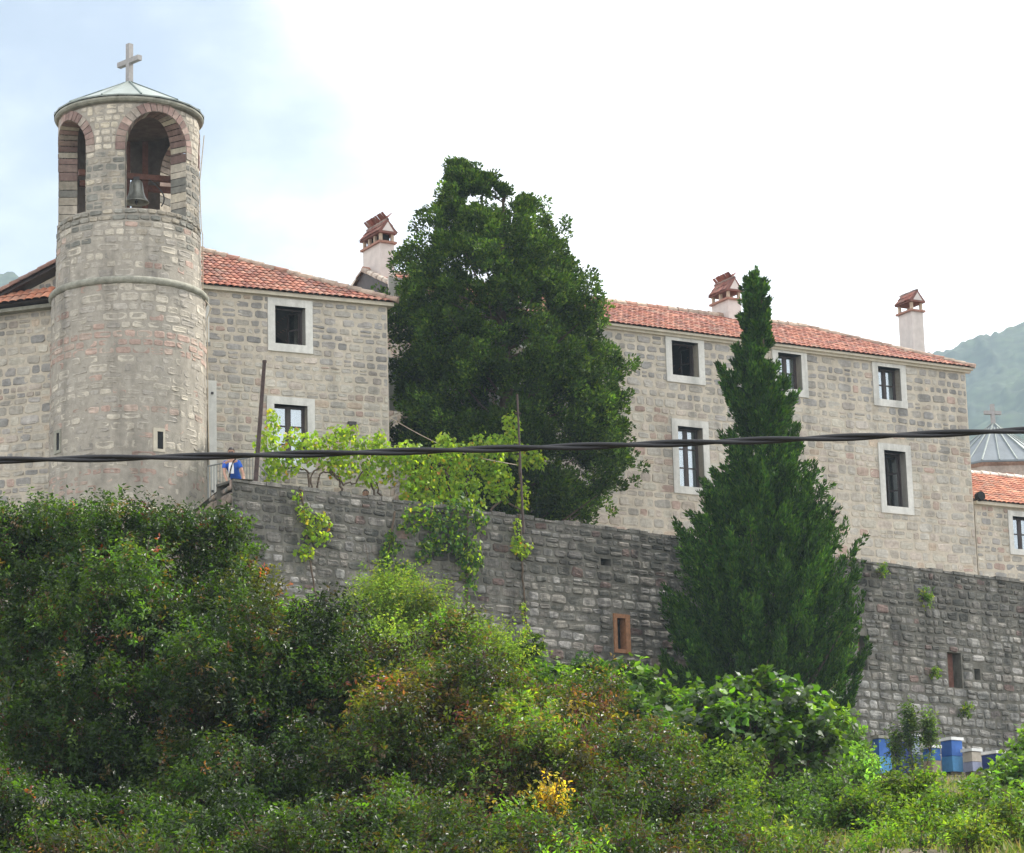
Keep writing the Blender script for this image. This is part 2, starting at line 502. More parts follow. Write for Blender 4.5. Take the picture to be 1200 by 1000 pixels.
def ridge_caps(p0, p1, r=.11, L=.38, pal=((.38, .30, .24), (.33, .24, .19), (.42, .33, .26), (.36, .20, .15)), sag=.25):
    p0 = np.asarray(p0, float); p1 = np.asarray(p1, float)
    D = p1 - p0; n = max(1, int(np.linalg.norm(D) / L)); t = D / np.linalg.norm(D)
    side = np.cross(t, (0, 0, 1.)); side /= np.linalg.norm(side); up = np.cross(side, t)
    mb = MB()
    for i in range(n):
        a = p0 + D * i / n - t * .04; b_ = p0 + D * (i + 1) / n
        V = []; c = pick(pal)
        for q, rr in ((a, r * 1.12), (b_, r * .9)):
            for j in range(8):
                th = math.pi * (-.12 + 1.24 * j / 7)
                V.append(q + rr * (math.cos(th) * side + math.sin(th) * up) - up * sag * r + RG.normal(0, .006, 3))
        mb.add(V, [(j, j + 1, 8 + j + 1, 8 + j) for j in range(7)] + [tuple(range(8))[::-1]], c)
    return mb


# ------------------------------------------------------------------ foliage helpers
def unit(a): return a / (np.linalg.norm(a, axis=-1, keepdims=True) + 1e-9)


def leafmesh(P, D, N, L, W, C, broad=False, droop=.15):
    n = len(P); D = unit(D); S = unit(np.cross(D, N)); N = np.cross(S, D)
    L = np.broadcast_to(L, (n,))[:, None]; W = np.broadcast_to(W, (n,))[:, None]
    if not broad:
        V = np.stack([P, P + D * L * .5 + S * W * .5 + N * L * .06, P + D * L - N * L * droop, P + D * L * .5 - S * W * .5 + N * L * .06], 1)
        k = 4
    else:
        V = np.stack([P, P + D * L * .12 + S * W * .42 + N * L * .08, P + D * L * .5 + S * W * .5 + N * L * .05, P + D * L * .62 + S * W * .26,
                      P + D * L - N * L * droop, P + D * L * .62 - S * W * .26, P + D * L * .5 - S * W * .5 + N * L * .05, P + D * L * .12 - S * W * .42 + N * L * .08], 1)
        k = 8
    F = np.arange(n * k).reshape(n, k)
    return V.reshape(-1, 3), F, np.repeat(C, k, 0)


def rnd_dir(n):
    return unit(RG.normal(0, 1, (n, 3)))


def leafcol(n, pal, sd=.18, wts=None):
    pal = np.array(pal, float)
    c = pal[RG.choice(len(pal), n, p=wts)]
    return np.clip(c * np.exp(RG.normal(0, sd, (n, 1))) * (1 + RG.normal(0, .07, (n, 3))), .003, .9)


def fbm(p, sc, seed=0.):
    return np.array([mnoise.noise(Vector((q[0] * sc + seed, q[1] * sc - seed, q[2] * sc + .5 * seed))) for q in p])


# ================================================================== LAYOUT
T = at(151, 335, 80.)                       # axis of the bell tower
MAIN = Plane((0, 90.), 30)
BF = Plane(T[:2], 25)                       # front wall of the house beside the tower
BL = Plane(T[:2], 162, flip=True)           # its gable wall, left of the tower
RET = Plane((0, 82.), 38.6)
TERR = 15.75

# ------------------------------------------------------------------ terrain
def build_terrain():
    xs = np.concatenate([-np.geomspace(1700, 45, 16), np.linspace(-40, 40, 81), np.geomspace(45, 1700, 16)])
    ys = np.concatenate([[-60, -30, -10], np.linspace(0, 128, 129), np.geomspace(135, 1900, 18)])
    X, Y = np.meshgrid(xs, ys)
    Z = ground_z(X, Y).copy()
    near = (np.abs(X) < 42) & (Y < 128)
    Z = Z + np.where(near, .12 * np.sin(X * .9 + Y * .3) * np.sin(Y * .7) + .06 * np.sin(X * 2.3) * np.cos(Y * 1.9), 0)
    n, m = X.shape
    F = [(i * m + j, i * m + j + 1, (i + 1) * m + j + 1, (i + 1) * m + j) for i in range(n - 1) for j in range(m - 1)]
    struct(mk('ground', np.stack([X, Y, Z], -1), F, M['soil'], smooth=True))


def build_hills():
    m, nt, ns, ln = new_mat('hill_scrub')
    out = ns.new('ShaderNodeOutputMaterial'); b = ns.new('ShaderNodeBsdfPrincipled'); ln.new(b.outputs[0], out.inputs[0])
    b.inputs['Roughness'].default_value = .95; b.inputs['Specular IOR Level'].default_value = .1
    geo = ns.new('ShaderNodeNewGeometry')
    n1 = nd(ns, 'ShaderNodeTexNoise', i_Scale=.012, i_Detail=8., i_Roughness=.62); ln.new(geo.outputs['Position'], n1.inputs['Vector'])
    n2 = nd(ns, 'ShaderNodeTexVoronoi', i_Scale=.16); ln.new(geo.outputs['Position'], n2.inputs['Vector'])
    cr = ns.new('ShaderNodeValToRGB'); e = cr.color_ramp.elements
    e[0].position = .38; e[0].color = (.018, .032, .014, 1); e[1].position = .72; e[1].color = (.12, .13, .075, 1)
    k = cr.color_ramp.elements.new(.55); k.color = (.05, .07, .026, 1)
    ln.new(n1.outputs['Fac'], cr.inputs[0])
    r = nd(ns, 'ShaderNodeMapRange', i_From_Min=0., i_From_Max=.8, i_To_Min=1.35, i_To_Max=.5); ln.new(n2.outputs['Distance'], r.inputs['Value'])
    mu = nd(ns, 'ShaderNodeVectorMath', operation='SCALE'); ln.new(cr.outputs[0], mu.inputs[0]); ln.new(r.outputs[0], mu.inputs['Scale'])
    ln.new(mu.outputs[0], b.inputs['Base Color'])
    px = np.array([-2600, -900, -300, 0, 45, 130, 300, 700, 1000, 1060, 1100, 1150, 1200, 1350, 1700, 3600])
    el = np.array([.16, .24, .293, .2895, .2845, .27, .245, .22, .236, .246, .2525, .2572, .2615, .275, .29, .15])
    th = np.concatenate([np.linspace(-2000, -60, 90), np.linspace(-50, 120, 120), np.linspace(140, 1000, 60), np.linspace(1010, 1300, 210), np.linspace(1320, 3200, 80)])
    E = np.interp(th, px, el)
    rr = np.concatenate([np.linspace(650, 1500, 170), np.linspace(1530, 1750, 8)])
    V = []
    for i, t in enumerate(th):
        ux = (t - 600) / FPX
        f = np.clip((rr - 650) / 850, 0, 1)
        z = 14 + (E[i] * 1500 - 14) * (f ** 1.15) - np.clip(rr - 1500, 0, None) * .5
        for j, r_ in enumerate(rr):
            nz = mnoise.fractal(Vector((ux * r_ * .011, r_ * .011, 3.)), 1., 2., 4) * 20 * min(f[j] * 2, 1) * (1 if r_ < 1380 else .25)
            tr = max(0, mnoise.noise(Vector((ux * r_ * .16, r_ * .16, 9.)))) * 5 + (mnoise.noise(Vector((ux * r_ * .05, r_ * .05, 1.)))) * 3
            V.append((ux * r_, r_, z[j] + nz + tr * min(f[j] * 3, 1)))
    k = len(rr)
    F = [(i * k + j, (i + 1) * k + j, (i + 1) * k + j + 1, i * k + j + 1) for i in range(len(th) - 1) for j in range(k - 1)]
    struct(mk('hills', np.array(V), F, m, smooth=True))


build_terrain()
build_hills()

# ------------------------------------------------------------------ bell tower
def zt(y, near=0.):
    return float(at(151, y, T[1] - near)[2])


def build_tower():
    C = T[:2]
    view = math.atan2(-T[1], -T[0])            # direction from the axis to the viewer
    z_top, z_sill, z_ring, z_base = zt(141), zt(268), zt(353), zt(612)
    RB, RM, RL = 1.95, 2.02, 2.12
    z_spr = zt(172 + 21)
    root = thing('bell_tower', 'round stone bell tower with arched belfry and cross on its low roof', 'tower', (C[0], C[1], 10.))

    def cyl(R0, R1, za, zb):
        def f(u, v, w):
            r = R0 + (R1 - R0) * (v - za) / (zb - za)
            th = view + u / R0
            return np.stack([C[0] + (r + w) * np.cos(th), C[1] + (r + w) * np.sin(th), v + 0 * u], -1)
        return f
    GREY = [(.37, .335, .285), (.41, .37, .31), (.34, .31, .27), (.45, .405, .335)]
    PINK = [(.39, .285, .235), (.365, .265, .22), (.41, .32, .265)]
    CREAM = [(.52, .46, .36), (.48, .43, .35), (.55, .49, .40), (.44, .39, .32)]
    WEATH = [(.24, .23, .20), (.29, .27, .23), (.20, .195, .17), (.34, .30, .24)]

    def col_body(u, v):
        px = (zt(100) - v)
        band = math.sin(v * 3.4 + .4) + .6 * math.sin(v * 1.3)
        if band > .62: c = pick(PINK)
        elif RG.random() < .1: c = pick(PINK)
        else: c = pick(GREY)
        if v > z_ring + 1.2 and RG.random() < .3: c = pick(WEATH)
        return c
    # shaft: below the ring and between ring and belfry
    mb = MB(); mb.lathe(C, [(RL + .12, 10.), (RL + .05, z_base - .2), (RL, z_ring), (RM, z_ring + .001), (RM - .03, z_sill - .35), (RB, z_sill - .348), (RB, z_sill), (.2, z_sill)], 96)
    shaft = mb.obj('shaft', M['tower_mortar'], root, smooth=False, col=False)
    slits = [((186 - 151) / 42.2, zt(514 + 21)), ((73 - 151) / 42.2, zt(516 + 12))]
    sl = []
    for x, z in slits:
        th = math.asin(max(-.95, min(.95, x / RL))); sl.append((th * RL, z))
    holes = [(u - .17, u + .12, z - .3, z + .3) for u, z in sl]
    S = lay(-RL * 2.2, RL * 2.2, 12.5, z_ring - .04, (.19, .31), (.3, .62), .028, col_body, holes)
    V, F, K = stones(cyl(RL + .06, RL, 12.5, z_ring), S, (.003, .018))
    mk('lower_stonework', V, F, M['tower_stone'], shaft, K)
    S = lay(-RM * 2.2, RM * 2.2, z_ring + .1, z_sill - .36, (.2, .3), (.28, .55), .026, col_body)
    V, F, K = stones(cyl(RM - .01, RM - .03, z_ring, z_sill), S, (.003, .018))
    mk('middle_stonework', V, F, M['tower_stone'], shaft, K)
    S = lay(-RB * 2.2, RB * 2.2, z_sill - .35, z_sill, (.17, .2), (.25, .45), .03, lambda u, v: pick(WEATH))
    V, F, K = stones(cyl(RB, RB, 0, 1), S, (.03, .06))
    mk('sill_course', V, F, M['tower_stone'], shaft, K)
    for u, z in sl:                           # slit openings with a pale jamb stone
        th = view + u / RL; q = Plane((C[0] + (RL + .03) * math.cos(th), C[1] + (RL + .03) * math.sin(th)), math.degrees(th) + 90)
        m_ = MB(); m_.pbox(q, -.085, .085, z - .24, z + .24, -.1, .012); w_ = m_.obj('slit_window', M['dark'], root, col=False)
        m_ = MB(); m_.pbox(q, -.2, -.085, z - .24, z + .24, -.1, .03); m_.pbox(q, -.2, .14, z - .32, z - .24, -.1, .033); m_.pbox(q, -.2, .14, z + .24, z + .33, -.1, .033); m_.pbox(q, .085, .14, z - .24, z + .24, -.1, .03)
        m_.obj('jamb', M['moss_stone'] if u < 0 else M['eave'], w_, col=False)
    # mouldings
    def torus(z, R, r, n=14):
        m_ = MB(); m_.lathe(C, [(R - .05 + r * math.sin(math.pi * j / n), z - r * math.cos(math.pi * j / n)) for j in range(n + 1)], 120)
        return m_
    torus(z_ring + .02, RL + .03, .11).obj('string_course', M['moss_stone'], root, smooth=True, col=False)
    torus(zt(617), RL + .13, .1).obj('base_moulding', M['eave'], root, smooth=True, col=False)
    # belfry with four arches
    half = R_(28); cents = [R_(25 + 90 * k) for k in range(4)]
    Ri = RB - .5; z_ct = z_top - .16

    def arch_top(t, c, grow=0.):
        a = half * RB + grow; x = abs((t - c + math.pi) % (2 * math.pi) - math.pi) * RB
        return None if x >= a else z_spr + math.sqrt(a * a - x * x)
    nth = 360
    ths = np.arange(nth) * 2 * math.pi / nth
    mb = MB(); inn = MB()

    def pt(t, R, z): return (C[0] + R * math.cos(view + t), C[1] + R * math.sin(view + t), z)
    for i in range(nth):
        t0, t1 = ths[i], ths[i] + 2 * math.pi / nth; tm = (t0 + t1) / 2
        zz = [z_sill, z_sill]
        for c in cents:
            if arch_top(tm, c) is not None:
                e0, e1 = arch_top(t0, c), arch_top(t1, c); zz = [e0 or z_spr, e1 or z_spr]
        for R, m_ in ((RB, mb), (Ri, inn)):
            m_.add([pt(t0, R, zz[0]), pt(t1, R, zz[1]), pt(t1, R, z_ct), pt(t0, R, z_ct)], [(0, 1, 2, 3)])
    mb.lathe(C, [(RB + .05, z_ct), (.05, z_ct + .001)], 60)
    bel = mb.obj('belfry', M['tower_mortar'], root, col=False)
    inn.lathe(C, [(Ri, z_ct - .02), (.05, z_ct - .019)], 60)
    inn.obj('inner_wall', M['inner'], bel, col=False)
    # reveals in blocks of stone and brick
    RED = [(.26, .18, .155), (.23, .155, .135), (.30, .22, .185), (.33, .28, .235)]
    for c in cents:
        rv = MB()
        path = [(c + s * half, None) for s in (-1, 1)]
        for s in (-1, 1):
            z = z_sill; t = c + s * half
            while z < z_spr - .02:
                h = RG.uniform(.18, .28); z2 = min(z + h, z_spr)
                cc = pick(CREAM) if RG.random() < .3 else pick(WEATH)
                if z2 > z_spr - .25: cc = pick(RED)
                rv.add([pt(t - s * .006, RB + .015, z + .01), pt(t - s * .006, Ri - .01, z + .01), pt(t - s * .006, Ri - .01, z2 - .008), pt(t - s * .006, RB + .015, z2 - .008)], [(0, 1, 2, 3)], cc); z = z2
        nb = 17
        for k in range(nb):
            a0 = math.pi * k / nb + .012; a1 = math.pi * (k + 1) / nb - .012; A = half * RB * .994
            q = [(c + A * math.cos(a) / RB, z_spr + A * math.sin(a)) for a in (a0, a1)]
            rv.add([pt(q[0][0], RB + .015, q[0][1]), pt(q[1][0], RB + .015, q[1][1]), pt(q[1][0], Ri - .01, q[1][1]), pt(q[0][0], Ri - .01, q[0][1])], [(0, 1, 2, 3)], pick(RED) if k % 5 else pick(CREAM))
        rv.obj('reveal', M['tower_stone'], bel)
    # brick voussoirs
    ring = .27
    for c in cents:
        vo = MB()
        nb = 19
        for k in range(nb):
            a0 = math.pi * (k + .07) / nb; a1 = math.pi * (k + .93) / nb; A = half * RB
            P = []
            for w in (-.02, .03):
                for rr, a in ((A + .008, a0), (A + .008, a1), (A + ring, a1), (A + ring, a0)):
                    P.append(pt(c + rr * math.cos(a) / RB, RB + w + RG.normal(0, .004), z_spr + rr * math.sin(a)))
            vo.add(P, [(4, 5, 6, 7), (0, 1, 5, 4), (1, 2, 6, 5), (2, 3, 7, 6), (3, 0, 4, 7)], pick(RED) * (1.1 if k % 2 else .95))
        for s in (-1, 1):
            P = []
            for w in (-.02, .03):
                for x, z in ((half * RB + .008, z_spr - .2), (half * RB + ring, z_spr - .2), (half * RB + ring, z_spr), (half * RB + .008, z_spr)):
                    P.append(pt(c + s * x / RB, RB + w, z))
            vo.add(P, [(4, 5, 6, 7), (0, 1, 5, 4), (1, 2, 6, 5), (2, 3, 7, 6), (3, 0, 4, 7)], pick(RED))
        vo.obj('arch_bricks', M['tower_stone'], bel)

    def drop(u, v, w, h):
        for c in cents:
            for du in (-w / 2, 0, w / 2):
                for dv in (-h / 2, h / 2):
                    t = (u + du) / RB
                    x = abs((t - c + math.pi) % (2 * math.pi) - math.pi) * RB
                    if v + dv < z_spr - .2:
                        if x < half * RB + .02 and v + dv < z_spr: return True
                    elif v + dv < z_spr:
                        if x < half * RB + ring * .9: return True
                    elif math.hypot(x, v + dv - z_spr) < half * RB + ring * .88: return True
        return False
    bh = []
    for c in cents:
        for kk in (-1, 0, 1):
            uu = (c + kk * 2 * math.pi) * RB; bh.append((uu - half * RB, uu + half * RB, z_sill - .1, z_spr))
    cb = lambda u, v: (pick(CREAM) if v > z_spr - .3 else (pick(WEATH) if RG.random() < .8 else pick(CREAM) * .8))
    for k in range(4):
        g0, g1 = (cents[k] + half) * RB, (cents[k] + R_(90) - half) * RB
        S = lay(g0, g1, z_sill, z_spr - .2, (.18, .27), (.22, .42), .028, cb)
        V, F, K = stones(cyl(RB, RB, 0, 1), S, (.003, .018)); mk('pier_stonework', V, F, M['tower_stone'], bel, K)
    for k in range(4):
        S = lay(cents[k] * RB, (cents[k] + R_(90)) * RB, z_spr - .2, z_ct, (.19, .25), (.2, .36), .028, cb, (), drop)
        V, F, K = stones(cyl(RB, RB, 0, 1), S, (.003, .018)); mk('spandrel_stonework', V, F, M['tower_stone'], bel, K)
    # cornice and cone roof
    mb = MB(); mb.lathe(C, [(RB - .02, z_top - .15), (RB + .09, z_top - .11), (RB + .13, z_top - .06), (RB + .13, z_top - .005), (RB, z_top + .03)], 120)
    mb.obj('cornice', M['moss_stone'], root, smooth=False, col=False)
    z_ap = zt(97)
    nseg = 12
    mb = MB(); mb.lathe(C, [(RB + .16, z_top + .015), (RB + .17, z_top + .05), (.06, z_ap)], nseg * 2)
    rf = mb.obj('roof', M['metal_roof'], root, col=False)
    rb = MB()
    for k in range(nseg):
        a = view + 2 * math.pi * (k + .3) / nseg
        rb.tube([(C[0] + (RB + .15) * math.cos(a), C[1] + (RB + .15) * math.sin(a), z_top + .06), (C[0] + .05 * math.cos(a), C[1] + .05 * math.sin(a), z_ap + .01)], .032, 5)
    rb.obj('seam', M['roof_ridge'], rf, col=False)
    # cross
    a = R_(-44); d = np.array([math.cos(a), math.sin(a), 0]); n = np.array([math.sin(a), -math.cos(a), 0]); z3 = np.array([0, 0, 1.])
    mb = MB(); zc = zt(52); k = .075
    mb.box((C[0], C[1], (z_ap + zc) / 2 - .03), d * k, n * k, z3 * ((zc - z_ap) / 2 + .03))
    za = zt(72.5); L = .47
    for s in (-1, 1): mb.box(np.array([C[0], C[1], za]) + d * s * (L + k) / 2, d * (L - k) / 2, n * (k - .002), z3 * (k - .002))
    mb.obj('cross', M['cross'], root, col=False)
    # lightning conductor down the right-hand side
    pts = []
    for y, R in ((146, RB + .19), (200, RB + .06), (255, RB + .1), (262, RM + .07), (335, RM + .07), (348, RL + .2), (360, RL + .09), (470, RL + .1), (575, RL + .16)):
        t = R_(77); pts.append(pt(t, R, zt(y + 18)))
    mb = MB(); mb.tube(pts, .014, 5); mb.obj('lightning_conductor', M['wire'], root, col=False)
    # bell frame: beams and posts inside
    vd = np.array([math.cos(view), math.sin(view), 0]); rt = np.array([-vd[1], vd[0], 0])
    zb = zt(209 + 5); cc = np.array([C[0], C[1], 0])
    mb = MB()
    q = R_(-12); bd = rt * math.cos(q) + vd * math.sin(q)
    mb.box(cc + vd * .55 + z3 * zb, bd * 1.42, np.cross(bd, z3) * .07, z3 * .08)
    mb.box(cc - vd * .5 + z3 * (zb + .02), bd * 1.42, np.cross(bd, z3) * .07, z3 * .08)
    for s in (-.05, .45):
        mb.box(cc + rt * s - vd * .5 + z3 * (z_sill + 1.35), rt * .08, vd * .08, z3 * 1.35)
    mb.obj('bell_frame', M['wood_beam'], root, col=False)
    mb = MB(); t_ = np.linspace(0, 1, 12)
    mb.tube(np.array([cc + rt * (.55 + .42 * math.sin(k * 2.2)) + vd * .6 + z3 * (zb - .1 - .78 * k + .0) for k in t_]), .02, 6)
    mb.obj('bell_cable', M['iron'], root, col=False)
    # the bell
    bc = cc + rt * .2 + vd * .55; z1 = zb - .10
    b = thing('church_bell', 'grey bronze bell hanging from the beam in the belfry arch', 'bell', (bc[0], bc[1], z1 - .7))
    mb = MB(); prof = [(.03, 0), (.12, -.02), (.17, -.08), (.19, -.2), (.21, -.36), (.255, -.5), (.33, -.62), (.36, -.66), (.345, -.675), (.30, -.62), (.2, -.4), (.16, -.1), (.02, -.06)]
    mb.lathe(bc, [(r, z1 + z) for r, z in prof], 40); mb.obj('bell_body', M['bronze'], b, smooth=True, col=False)
    mb = MB(); mb.box(bc + z3 * (z1 + .03), rt * .09, vd * .05, z3 * .055); mb.obj('headstock', M['iron'], b, col=False)
    mb = MB(); mb.tube([bc + z3 * (z1 - .08), bc + z3 * (z1 - .6)], .018, 6); mb.lathe(bc, [(.0, z1 - .58), (.045, z1 - .62), (.05, z1 - .67), (.0, z1 - .73)], 12); mb.obj('clapper', M['iron'], b, col=False)


build_tower()

# ------------------------------------------------------------------ house beside the tower
GREYS = [(.285, .272, .252), (.32, .302, .275), (.26, .25, .235), (.345, .32, .28), (.375, .345, .295), (.335, .312, .285), (.295, .28, .26)]
WARM = [(.44, .36, .28), (.42, .33, .27), (.40, .30, .25), (.44, .385, .32)]
WASH = [(.435, .40, .34), (.405, .375, .325), (.455, .42, .35), (.38, .355, .31), (.425, .385, .325), (.425, .37, .315)]


def split_col(zsplit, warm=.12, dark=1.0):
    def f(u, v):
        k = (v - zsplit) / .9 + RG.normal(0, .35) + .5 * math.sin(u * .9)
        if k > .3: c = pick(GREYS) if RG.random() > warm else pick(WARM)
        elif k < -.4: c = pick(WASH) if RG.random() > .14 else pick(WARM)
        else: c = .5 * (pick(GREYS) + pick(WASH))
        return c * dark
    return f


def build_house():
    root = thing('stone_house', 'stone house with red tiled roof adjoining the round bell tower', 'house', (*BF.P(4, 15.)[:2], 15.))
    L = 7.76; top = 22.98
    w1 = (*[BF.uv(322, 380)[0], BF.uv(357.5, 380)[0]], BF.uv(340, 404)[1], BF.uv(340, 360)[1])
    w2 = (BF.uv(321, 490)[0], BF.uv(360, 490)[0], BF.uv(340, 543)[1], BF.uv(340, 475)[1])
    w0 = (1.55, BF.uv(240, 380)[0] - .1, BF.uv(240, 402)[1] + .25, BF.uv(240, 345)[1] - .3)
    dr = (1.6, BF.uv(243.8, 500)[0], TERR + .3, BF.uv(243, 455)[1])
    holes = [w1, w2, w0, dr]
    fr = .22
    stone_holes = [(a - fr * .8, b + fr * .8, c - fr * .8, d + fr * .8) for a, b, c, d in holes]
    S = lay(1.3, L, 15., top - .08, (.17, .3), (.2, .46), lambda v: .05 if v > 20.6 else .022, split_col(20.9, .1), stone_holes)
    wall, st = shell('wall', BF, 0., L, 12., top, holes, root, 'mortar', 'stone', S, 6.6)
    window(root, BF, w1, fr, .24, state='ajar', rows=2)
    window(root, BF, w2, fr, .2, rows=3, curtain=True)
    window(root, BF, w0, fr, .2, rows=2)
    # door beside the tower, with stone jambs
    a, b, c, d = dr; m_ = MB()
    m_.pbox(BF, b, b + .24, c, d, -.02, .04); m_.pbox(BF, a, b + .24, d, d + .22, -.02, .043); ds = m_.obj('door_surround', M['white_stone'], root, col=False)
    m_ = MB(); m_.pbox(BF, a, b - .01, c, d, -.3, -.24); dd = m_.obj('door', M['wood_dark'], root, col=False)
    for z in (19.9, 17.1):
        m_ = MB(); m_.pbox(BF, b + .08, b + .14, z, z + .06, .03, .08); m_.obj('hinge', M['iron'], ds, col=False)
    m_ = MB(); m_.pbox(BF, *(BF.uv(407, 492)[0], BF.uv(416, 492)[0]), BF.uv(411, 499)[1], BF.uv(411, 495)[1], -.02, .12); m_.obj('water_spout', M['iron'], root, col=False)
    # eaves board + roof: front slope and hip to the right corner
    m_ = MB(); m_.pbox(BF, 1.5, L + .16, top - .06, top + .05, -.05, .14); m_.pbox(BF, L - .02, L + .155, top - .06, top + .05, -6.6, -.05); m_.obj('eave_moulding', M['eave'], root, col=False)
    over = .2; ez = top + .05
    A = BF.P(0, ez, over); ap = at(140, 270, 85.2)
    v = ap - A; au = float(v @ BF.d); aw = float(v @ -BF.n); az = ap[2] - ez; sl = math.hypot(aw, az)
    es = unit(-BF.n * aw + np.array([0, 0, az])); Ru = L + .2
    ins = lambda u, s: u > .3 and s <= sl * (Ru - u) / (Ru - au) + .05
    V, F, C = tiles(A, BF.d, es, (0., Ru, sl, ins)); base = MB()
    back = BF.P(Ru, ez, -6.8); left = BF.P(au - 4, ez, -6.8)
    base.add([A, BF.P(Ru, ez, over), ap, back, left], [(0, 1, 2), (1, 3, 2), (3, 4, 2), (4, 0, 2)])
    rf = base.obj('roof', M['wood_dark'], root, col=False)
    mk('roof_tiles', V, F, M['tile'], rf, C)
    # right hip tiles
    e2 = -BF.n; A2 = BF.P(Ru, ez, over); fall = unit(np.cross(e2, np.cross(e2, ap - A2)) * -1); s2 = float((ap - A2) @ fall); u2 = float((ap - A2) @ e2)
    V, F, C = tiles(A2, e2, fall, (0., 7., s2, lambda u, s: s < s2 * min(u / u2, (7. - u) / (7. - u2))))
    mk('roof_tiles', V, F, M['tile'], rf, C)
    ridge_caps(BF.P(Ru + .02, ez + .06, over + .02), ap + np.array([0, 0, .05])).obj('ridge_tiles', M['ridge'], rf)
    # --- gable wall left of the tower
    g0 = BL.uv(66, 308, .3); g1 = BL.uv(0, 343, .3); slope = (g0[1] - g1[1]) / (g1[0] - g0[0]); peak = g0[1] + slope * g0[0]; Lg = 7.5
    pz0, pz1 = BL.uv(32, 357, .1)[1], BL.uv(32, 340, .1)[1]
    zg = lambda u: peak - slope * u - .22
    gb = MB(); n = 20
    us = np.linspace(0, Lg, n)
    gb.add(np.concatenate([BL.P(us, 10.5, 0), BL.P(us, zg(us), 0)]), [(i, i + 1, n + i + 1, n + i) for i in range(n - 1)])
    gb.add([BL.P(Lg, 10.5, 0), BL.P(Lg, 10.5, -6), BL.P(Lg, zg(Lg), -6), BL.P(Lg, zg(Lg), 0)], [(0, 1, 2, 3)])
    gw = gb.obj('gable_wall', M['mortar'], root, col=False)
    S = lay(1.2, Lg, 10.5, pz0 - .1, (.17, .32), (.2, .5), .03, lambda u, v: (pick(WASH) * .92 if RG.random() < .55 else pick(GREYS)) if RG.random() > .07 else pick(WARM))
    S += lay(1.2, Lg, pz1, 26, (.2, .3), (.2, .5), .03, lambda u, v: pick(GREYS) * .9, (), lambda u, v, w, h: v + h / 2 > zg(u) - .02)
    V, F, C = stones(BL.P, S); mk('stonework', V, F, M['stone'], gw, C)
    # verge roof slab
    a, b = BL.P(.25, peak - slope * .25, .32), BL.P(Lg + .3, peak - slope * (Lg + .3), .32)
    bk = -BL.n * 2.2; dn = np.array([0, 0, -.12])
    sb = MB(); sb.add([a, b, b + bk, a + bk, a + dn, b + dn, b + bk + dn, a + bk + dn], [(0, 1, 2, 3), (4, 7, 6, 5), (0, 4, 5, 1), (1, 5, 6, 2), (3, 2, 6, 7), (0, 3, 7, 4)])
    gr = sb.obj('gable_roof', M['wood_dark'], root, col=False)
    ridge_caps(b + np.array([0, 0, .03]) + BL.n * .02, a + np.array([0, 0, .03]) + BL.n * .02, .1, .3, ((.25, .14, .11), (.30, .18, .14), (.2, .13, .11))).obj('verge_tiles', M['ridge'], gr)
    e_up = unit(a - b); V, F, C = tiles(b + np.array([0, 0, .02]), -BL.n, e_up, (.25, 2.4, float(np.linalg.norm(a - b)), lambda u, s: True)); mk('roof_tiles', V, F, M['tile'], gr, C)
    # narrow pent roof across the gable foot
    ez2 = pz0 + .0; A = BL.P(Lg, ez2, .55); es = unit(-BL.n * .62 + np.array([0, 0, pz1 - ez2 + .12]))
    V, F, C = tiles(A, -BL.d, es, (0., Lg - .6, .8, lambda u, s: s < .75), [(.55, .22, .13), (.5, .19, .11), (.6, .27, .17)], .24, .3)
    pb = MB(); q0, q1 = BL.P(Lg, ez2 - .03, .5), BL.P(.5, ez2 - .03, .5); t0, t1 = BL.P(Lg, pz1 + .05, -.05), BL.P(.5, pz1 + .05, -.05); f0, f1 = BL.P(Lg, ez2 - .1, -.05), BL.P(.5, ez2 - .1, -.05)
    pb.add([q0, q1, t1, t0, f0, f1], [(0, 1, 2, 3), (0, 4, 5, 1), (4, 0, 3), (1, 5, 2)])
    pr = pb.obj('pent_roof', M['wood_dark'], root, col=False); mk('pent_tiles', V, F, M['tile'], pr, C)
    m_ = MB(); m_.pbox(BL, .8, Lg, ez2 - .2, ez2 - .1, -.02, .3); m_.obj('pent_eave', M['moss_stone'], pr, col=False)


build_house()


